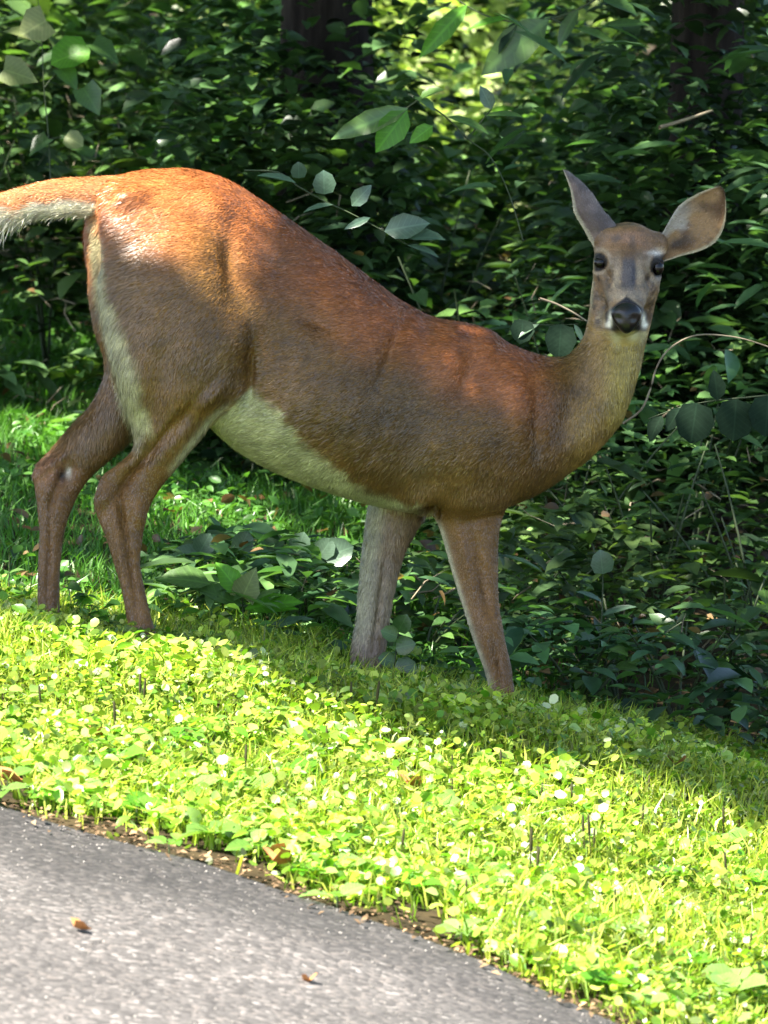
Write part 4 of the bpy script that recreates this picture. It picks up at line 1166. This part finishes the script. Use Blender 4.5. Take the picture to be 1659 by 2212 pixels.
onplant('sapling_branch', 'leafy twig with bright yellow green drooping leaves above the back', 'branch', 1.6,
        [[(905, 215), (960, 250), (1010, 300), (1060, 340), (1100, 420), (1130, 520)], [(905, 215), (880, 232), (860, 240)], [(1010, 300), (1040, 262), (1062, 235)]],
        [(882, 234, 715, 292, dict(mat=M_LEAF_OBJ, kind='lance', face=FC)), (880, 238, 812, 325, dict(mat=M_LEAF_BRIGHT, face=FC)), (935, 272, 886, 306, dict(mat=M_LEAF_BRIGHT, face=FC)),
         (905, 215, 955, 185, {}), (1062, 236, 1040, 186, dict(mat=M_LEAF_GREY, face=FC)), (1050, 250, 1130, 240, dict(kind='lance')), (965, 252, 1060, 275, dict(kind='lance')), (940, 240, 900, 205, {})], M_LEAF_OBJ)
onplant('arching_branch', 'arching bramble stem with rounded bluish leaves beside the back of the doe', 'branch', .55,
        [[(528, 368), (600, 372), (640, 400), (700, 434), (760, 462), (830, 500), (900, 540)]],
        [(645, 385, 645, 352, dict(kind='round', face=FC)), (700, 420, 700, 370, dict(kind='round', face=FC)), (760, 445, 800, 400, dict(face=FC)), (640, 395, 560, 366, dict(kind='lance')), (720, 442, 655, 448, dict(kind='lance')),
         (800, 470, 745, 492, dict(kind='lance', face=FC)), (830, 500, 925, 478, dict(face=FC)), (880, 515, 960, 505, {}), (880, 530, 950, 545, dict(kind='lance'))], M_LEAF_GREY)
onplant('overhanging_branch', 'overhanging branch with long drooping leaves in front of the bright gap', 'branch', 2.6,
        [[(1330, -30), (1250, 20), (1190, 40), (1120, 48), (1040, 30), (960, -20)], [(1190, 40), (1240, 60), (1300, 60)]],
        [(1010, 10, 905, 120, dict(mat=M_LEAF_BRIGHT, kind='lance', face=FC)), (1185, 42, 1040, 155, dict(kind='lance', wide=1.5, face=FC)), (1120, 45, 1070, 110, dict(kind='lance', mat=M_LEAF_DARK)), (1250, 20, 1200, 95, dict(kind='lance', wide=1.3)),
         (1240, 60, 1340, 85, dict(kind='lance')), (1300, 60, 1400, 38, dict(kind='lance', wide=1.3)), (1100, 40, 1010, 50, dict(kind='lance', mat=M_LEAF_BRIGHT)), (1300, 0, 1380, 20, {})], M_LEAF_OBJ, r=.004)
onplant('yellowing_sapling', 'sapling with broad yellowing leaves at the top left corner', 'sapling', 3.4,
        [[(110, 420), (105, 300), (95, 190), (90, 80), (80, -20)], [(95, 190), (130, 150), (200, 95)], [(90, 100), (60, 80)], [(105, 300), (140, 295)]],
        [(8, 150, 80, 172, dict(mat=M_LEAF_YELLOW, kind='heart', face=FC)), (100, 45, 38, 78, dict(mat=M_LEAF_YELLOW, face=FC, wide=1.3)), (195, 108, 108, 128, dict(mat=M_LEAF_BRIGHT, kind='round', face=(.1, -.9, .8))), (140, 295, 178, 312, dict(mat=M_LEAF_YELLOW, kind='round', face=FC)),
         (180, 190, 215, 245, dict(face=FC)), (200, 95, 260, 130, {}), (60, 80, 10, 60, dict(mat=M_LEAF_YELLOW)), (105, 300, 60, 330, {}), (130, 150, 170, 190, {})], M_LEAF_OBJ, 'heart')
onplant('broad_leaved_plant', 'broad leaved seedling with two pale upright leaves under the belly', 'plant', .45,
        [[(525, 1420), (525, 1350), (524, 1300), (520, 1275)], [(524, 1310), (470, 1270), (440, 1252)], [(524, 1310), (570, 1300)]],
        [(520, 1282, 470, 1215, dict(mat=M_LEAF_BRIGHT, face=FC, kind='oval')), (524, 1290, 552, 1228, dict(mat=M_LEAF_YELLOW, face=FC, kind='heart')), (455, 1262, 345, 1236, dict(kind='oval', face=(0, -.8, 1))), (524, 1312, 425, 1256, dict(kind='oval')),
         (528, 1316, 650, 1285, dict(mat=M_LEAF_BRIGHT, kind='lance', wide=1.5, face=(0, -.8, 1))), (540, 1322, 640, 1300, dict(mat=M_LEAF_BRIGHT, kind='lance', wide=1.4)), (500, 1330, 480, 1350, dict(mat=M_LEAF_GREY, kind='round', face=FC)), (575, 1360, 672, 1322, dict(kind='lance', mat=M_LEAF_GREY)),
         (345, 1375, 410, 1352, dict(mat=M_LEAF_GREY, face=(0, -.7, 1))), (540, 1300, 600, 1265, dict(kind='lance'))], M_LEAF_OBJ)
onplant('trailing_vine', 'trailing vine with a row of grey blue round leaves under the belly', 'vine', .95,
        [[(400, 1200), (470, 1196), (540, 1192), (620, 1196), (700, 1204), (760, 1215)]],
        [(430, 1196, 452, 1155, dict(kind='round', face=FC)), (515, 1194, 535, 1150, dict(kind='round', face=FC)), (590, 1194, 590, 1150, dict(kind='round', face=FC)), (640, 1196, 656, 1152, dict(kind='round', face=FC)), (690, 1203, 715, 1165, dict(kind='round', face=FC)),
         (560, 1194, 640, 1210, dict(mat=M_LEAF_BRIGHT, kind='oval')), (600, 1196, 560, 1175, dict(mat=M_LEAF_YELLOW)), (440, 1198, 375, 1180, {}), (700, 1205, 760, 1180, dict(kind='round', face=FC))], M_LEAF_GREY)
onplant('bare_vine', 'pale bare vine arching through the shade right of the neck', 'vine', .8,
        [[(1345, 915), (1385, 885), (1405, 840), (1420, 790), (1450, 750), (1505, 724), (1580, 727), (1640, 742), (1700, 765)]], [], M_LEAF_GREY, r=.0032, stem_mat=M_TWIG)
onplant('pale_twig', 'short pale twig leaning against the shade left of the throat', 'twig', .7,
        [[(1165, 645), (1200, 656), (1240, 676), (1268, 694)]], [], M_LEAF_GREY, r=.0038, stem_mat=M_TWIG)
onplant('pale_stick', 'pale fallen stick in front of the right hand trunk', 'stick', 3.0,
        [[(1425, 275), (1470, 262), (1540, 238)]], [], M_LEAF_GREY, r=.007, stem_mat=M_TWIG)
onplant('round_leaved_vine', 'round dark leaves hanging on a stem behind the base of the neck', 'vine', .5,
        [[(1120, 690), (1160, 700), (1200, 702), (1250, 700)], [(1200, 702), (1212, 706)]],
        [(1212, 700, 1208, 772, dict(kind='round', face=FC, wide=.95)), (1130, 690, 1125, 740, dict(kind='round', face=FC)), (1165, 700, 1118, 722, dict(mat=M_LEAF_GREY, kind='lance')), (1240, 700, 1262, 738, dict(mat=M_LEAF_GREY, kind='lance'))], M_LEAF_DARK, r=.002)
onplant('dark_leaved_branch', 'branch with big dark round leaves at the right edge beside the chest', 'branch', .6,
        [[(1700, 850), (1620, 858), (1540, 866), (1470, 880), (1400, 905)]],
        [(1505, 870, 1494, 955, dict(kind='round', face=FC)), (1590, 862, 1586, 950, dict(kind='round', face=FC)), (1660, 855, 1655, 940, dict(kind='round', face=FC)), (1470, 880, 1440, 930, dict(face=FC)), (1550, 866, 1545, 800, {}), (1430, 898, 1400, 950, {})], M_LEAF_DARK, r=.003)
onplant('grey_leaved_stem', 'slender stem with one pale grey leaf in the dark right of the forelegs', 'plant', .9,
        [[(1290, 1420), (1300, 1330), (1302, 1250), (1300, 1235)]],
        [(1302, 1240, 1298, 1190, dict(kind='round', face=FC)), (1300, 1300, 1250, 1270, dict(kind='lance')), (1300, 1330, 1370, 1300, dict(kind='lance')), (1295, 1390, 1230, 1370, {})], M_LEAF_GREY)
onplant('small_leaved_weed', 'small weed with rounded leaves beside the far foreleg', 'weed', .1,
        [[(850, 1500), (852, 1440), (858, 1390), (862, 1355)]],
        [(860, 1365, 878, 1330, dict(kind='round', face=FC)), (858, 1375, 826, 1362, dict(kind='round', face=FC)), (855, 1400, 895, 1390, dict(kind='round', face=FC)), (852, 1430, 820, 1420, dict(kind='round', face=FC)), (852, 1440, 900, 1448, dict(kind='round', face=FC))], M_LEAF_OBJ)
# pale weeds catching the light left of the hind legs
for i, (u, v, h, lab) in enumerate(((18, 1370, 190, 'sunlit weed with pale green leaves at the left edge'), (52, 1372, 130, 'short sunlit weed close left of the far hind leg'), (165, 1385, 150, 'bright leafy weed between the two hind legs'), (215, 1392, 90, 'low broad leaved weed right beside the near hind leg'))):
    lv, stm = [], []
    rr = random.Random(i + 3)
    for s_ in range(3):
        du = (s_ - 1) * 22 + rr.uniform(-6, 6); hh_ = h * rr.uniform(.55, 1.05)
        stm.append([(u, v + 20), (u + du * .5, v - hh_ * .5), (u + du, v - hh_)])
        for k in range(7):
            t_ = rr.uniform(.3, 1.0); an = rr.uniform(0, 6.28); ln = rr.uniform(16, 38)
            bu, bv = u + du * t_, v - hh_ * t_
            lv.append((bu, bv, bu + math.cos(an) * ln, bv - math.sin(an) * ln * .55, dict(face=(rr.uniform(-.8, .8), rr.uniform(-1, .2), 1), wide=rr.uniform(.7, 1.3), mat=M_LEAF_BRIGHT if rr.random() < .5 else M_LEAF_OBJ, kind=rr.choice(['oval', 'lance', 'heart']))))
    onplant('weed', lab, 'weed', .22 if i < 3 else .05, stm, lv, M_LEAF_BRIGHT)

# plantain seed stalks standing in the lawn
ST = [(250, 1610, 1545), (300, 1545, 1488), (309, 1550, 1496), (531, 1700, 1640), (760, 1560, 1505), (808, 1570, 1500), (977, 1745, 1712), (1163, 1760, 1722), (1234, 1778, 1722), (1281, 1870, 1820), (1384, 1815, 1768), (1400, 1752, 1705),
      (1562, 1830, 1772), (1570, 1930, 1870), (1145, 1910, 1815), (1158, 1935, 1860), (1264, 1855, 1792), (1277, 1860, 1790), (1612, 2110, 2045), (860, 1880, 1820), (1452, 1790, 1752), (975, 1700, 1660), (420, 1700, 1655), (1080, 1700, 1650), (700, 1640, 1600), (90, 1560, 1510), (1000, 1990, 1930), (1330, 2010, 1950)]
STL = ['below the near hind leg, in the upper left of the lawn', 'left one of the pair below the near hind foot', 'right one of the pair below the near hind foot',
 'in the lit lawn below the middle of the belly', 'just below the far foreleg, left one of two', 'below the far foreleg, right one of two', 'in the lit lawn below the gap between the forelegs',
 'in the lit lawn below the near foreleg, left one', 'in the lit lawn a little right of below the near foreleg', 'right of the close pair in the middle of the lawn', 'in the right part of the lit lawn under the shade line',
 'short, right at the shade line at right', 'near the right edge at the upper side of the lit lawn', 'near the right edge in the middle of the lit lawn', 'long one left of the close pair in the right half', 'low one left of the close pair at right',
 'left one of the close pair in the middle of the right lawn', 'right one of the close pair in the middle of the right lawn', 'lowest one near the right edge', 'in the middle of the lawn above the road edge, left of centre',
 'between the shade line and the close pair at right', 'near the shade line straight below the forelegs', 'in the lit lawn left of centre below the hind legs', 'near the shade line below the near foreleg', 'in the upper lawn below the belly', 'in the upper lawn near the left edge',
 'near the road edge in the middle of the picture', 'low in the right part of the lawn towards the road']
stalk0 = None
for i, (u, v0_, v1_) in enumerate(ST):
    q = hit(u, v0_)
    Ls = (v0_ - v1_ + 38) * SC * (np.linalg.norm(q - CAM) / DIST)
    if stalk0 is None:
        t = empty('plantain_stalk', (0, 0, 0)); tag(t, 'thin dark plantain seed stalk standing in the sunlit lawn', 'seed stalk', 'plantain stalks in the lawn')
        V, F_ = tube([(0, 0, -.1), (.01, 0, .3), (.0, 0, .62)], [.02, .016, .014], 5); a = mk('stem', V, F_, M_STALK, t)
        V, F_ = tube([(.0, 0, .60), (0, 0, .64), (.005, 0, .8), (.01, 0, .95), (.012, 0, 1.0)], [.018, .03, .032, .028, .01], 7); b = mk('seed_head', V, F_, M_STALK, t)
        stalk0 = t; kids = (a, b)
    else:
        t = stalk0.copy(); COL.objects.link(t)
        for kd in kids:
            c = kd.copy(); COL.objects.link(c); c.parent = t
    t['label'] = 'dark plantain stalk ' + STL[i]
    t.location = tuple(q - np.array([0, 0, .005])); t.scale = (Ls, Ls, Ls); t.rotation_euler = (random.gauss(0, .07), random.gauss(0, .09), random.uniform(0, 6))

# broad leaved weeds in the lawn
count = 0; LW = []
rr = np.random.default_rng(77)
while count < 120:
    x = rr.uniform(-1.25, 1.3); e = float(road_edge_y(np.array(x))); y = rr.uniform(e + .01, .1)
    if rr.random() > (1.0 if y < e + .8 else .4): continue
    p = np.array([x, y, float(gz(x, y))])
    t = empty('lawn_weed', p); tag(t, 'low broad leaved weed growing in the lawn by the road', 'weed', 'broad leaved weeds in the lawn')
    mt = [M_LEAF_LAWN_OBJ, M_LEAF_LAWN_OBJ, M_LEAF_BRIGHT][count % 3]; kd = ['oval', 'round', 'heart'][count % 3]
    nl = rr.integers(3, 6); a0 = rr.uniform(0, 6.28); sz = rr.uniform(.028, .065)
    stem_part(t, [p + np.array([0, 0, -.01]), p + np.array([0, 0, .02]), p + np.array([0, 0, .035])], .002, .0015)
    for i in range(nl):
        a = a0 + i * 6.28 / nl + rr.normal(0, .2)
        d = np.array([math.cos(a), math.sin(a), rr.uniform(.1, .6)])
        add_leaf(t, p + np.array([0, 0, .03]) + d * .008, d, np.array([rr.normal(0, .2), rr.normal(-.2, .2), 1]), sz * rr.uniform(.7, 1.2), kd, mt)
    LW.append((t, kd, mt.name, sz)); count += 1

MARKS = [('the orange leaf on the asphalt', 160, 2040), ('the orange leaf near the bottom middle', 672, 2155), ('the orange leaf at the left edge', 5, 1725), ('the brown leaf on the road edge', 600, 1893), ('the orange leaf in the lawn', 205, 1625),
         ('the yellow orange leaf in the lawn', 880, 1735), ('the shaded dead leaf', 1460, 1690), ('the near hind leg', 325, 1420), ('the far hind leg', 105, 1380), ('the far foreleg', 790, 1480), ('the near foreleg', 1090, 1530),
         ('the close pair of seed stalks', 1270, 1825), ('the right edge of the picture', 1659, 1900), ('the bottom right corner', 1659, 2212), ('the bottom of the road edge', 1240, 2195)]
for t, kd, mn, sz in LW:
    u, v, d = UV(np.array(t.location))
    mk_ = min(MARKS, key=lambda q: math.hypot(q[1] - u, q[2] - v))
    du, dv = u - mk_[1], v - mk_[2]
    r_ = math.hypot(du, dv)
    how = ('right' if du > 0 else 'left') if abs(du) > 1.6 * abs(dv) else ('below' if dv > 0 else 'above') if abs(dv) > 1.6 * abs(du) else (('lower' if dv > 0 else 'upper') + (' right' if du > 0 else ' left'))
    how = {'right': 'right of', 'left': 'left of', 'below': 'below', 'above': 'above'}.get(how, how + ' of')
    far = 'close ' if r_ < 60 else '' if r_ < 130 else 'somewhat ' if r_ < 200 else 'well ' if r_ < 280 else 'far '
    t['label'] = ('small' if sz < .04 else 'medium' if sz < .052 else 'large') + ' ' + {'oval': 'oval', 'round': 'round', 'heart': 'heart'}[kd] + ' leaved ' + ('green' if mn == 'bright_leaf' else 'pale') + ' weed ' + far + how + ' ' + mk_[0]

by_label = {}
for t, kd, mn, sz in LW: by_label.setdefault(t['label'], []).append(t)
for lb, ts in by_label.items():
    if len(ts) > 1:
        ts.sort(key=lambda q: q.location.y - float(road_edge_y(np.array(q.location.x))))
        ts[0]['label'] = 'roadward ' + lb; ts[-1]['label'] = 'uphill ' + lb

# curled fallen leaves
def fallen(u, v, size, label, rot):
    q = hit(u, v)
    V, F_ = leaf_template('heart'); V = V.copy(); V[:, 2] += .55 * V[:, 1] ** 2 * 3 + .3 * (V[:, 0] - .5) ** 2 * 2; V[:, 2] -= V[:, 2].min()
    V2 = V + np.array([0, 0, .03]); F2 = np.concatenate([F_[:, ::-1], F_ + len(V)])
    o = mk('fallen_leaf', np.concatenate([V, V2]), F2, M_DRYLEAF); o.location = tuple(q + np.array([0, 0, .024 if v > 1760 else .03])); o.scale = (size, size, size); o.rotation_euler = (0, 0, rot)
    tag(o, label, 'leaf', 'dry leaves by the road')
fallen(160, 2040, .034, 'small curled orange leaf lying on the grey asphalt at left', .4)
fallen(672, 2155, .03, 'small orange leaf lying on the asphalt near the bottom middle', 2.0)
fallen(5, 1725, .05, 'orange dry leaf at the left end of the lawn edge', .2)
fallen(590, 1900, .06, 'brown dry leaf at the middle of the ragged road edge', 1.0)
fallen(625, 1885, .06, 'tan dry leaf standing against the weeds at the road edge', 2.6)
fallen(205, 1625, .04, 'orange dry leaf caught in the sunlit lawn below the near hind leg', .9)
fallen(880, 1735, .05, 'yellow orange leaf in the sunlit lawn below the forelegs', .9)
fallen(1460, 1690, .05, 'tan dead leaf standing at the shaded top of the lawn', 1.4)
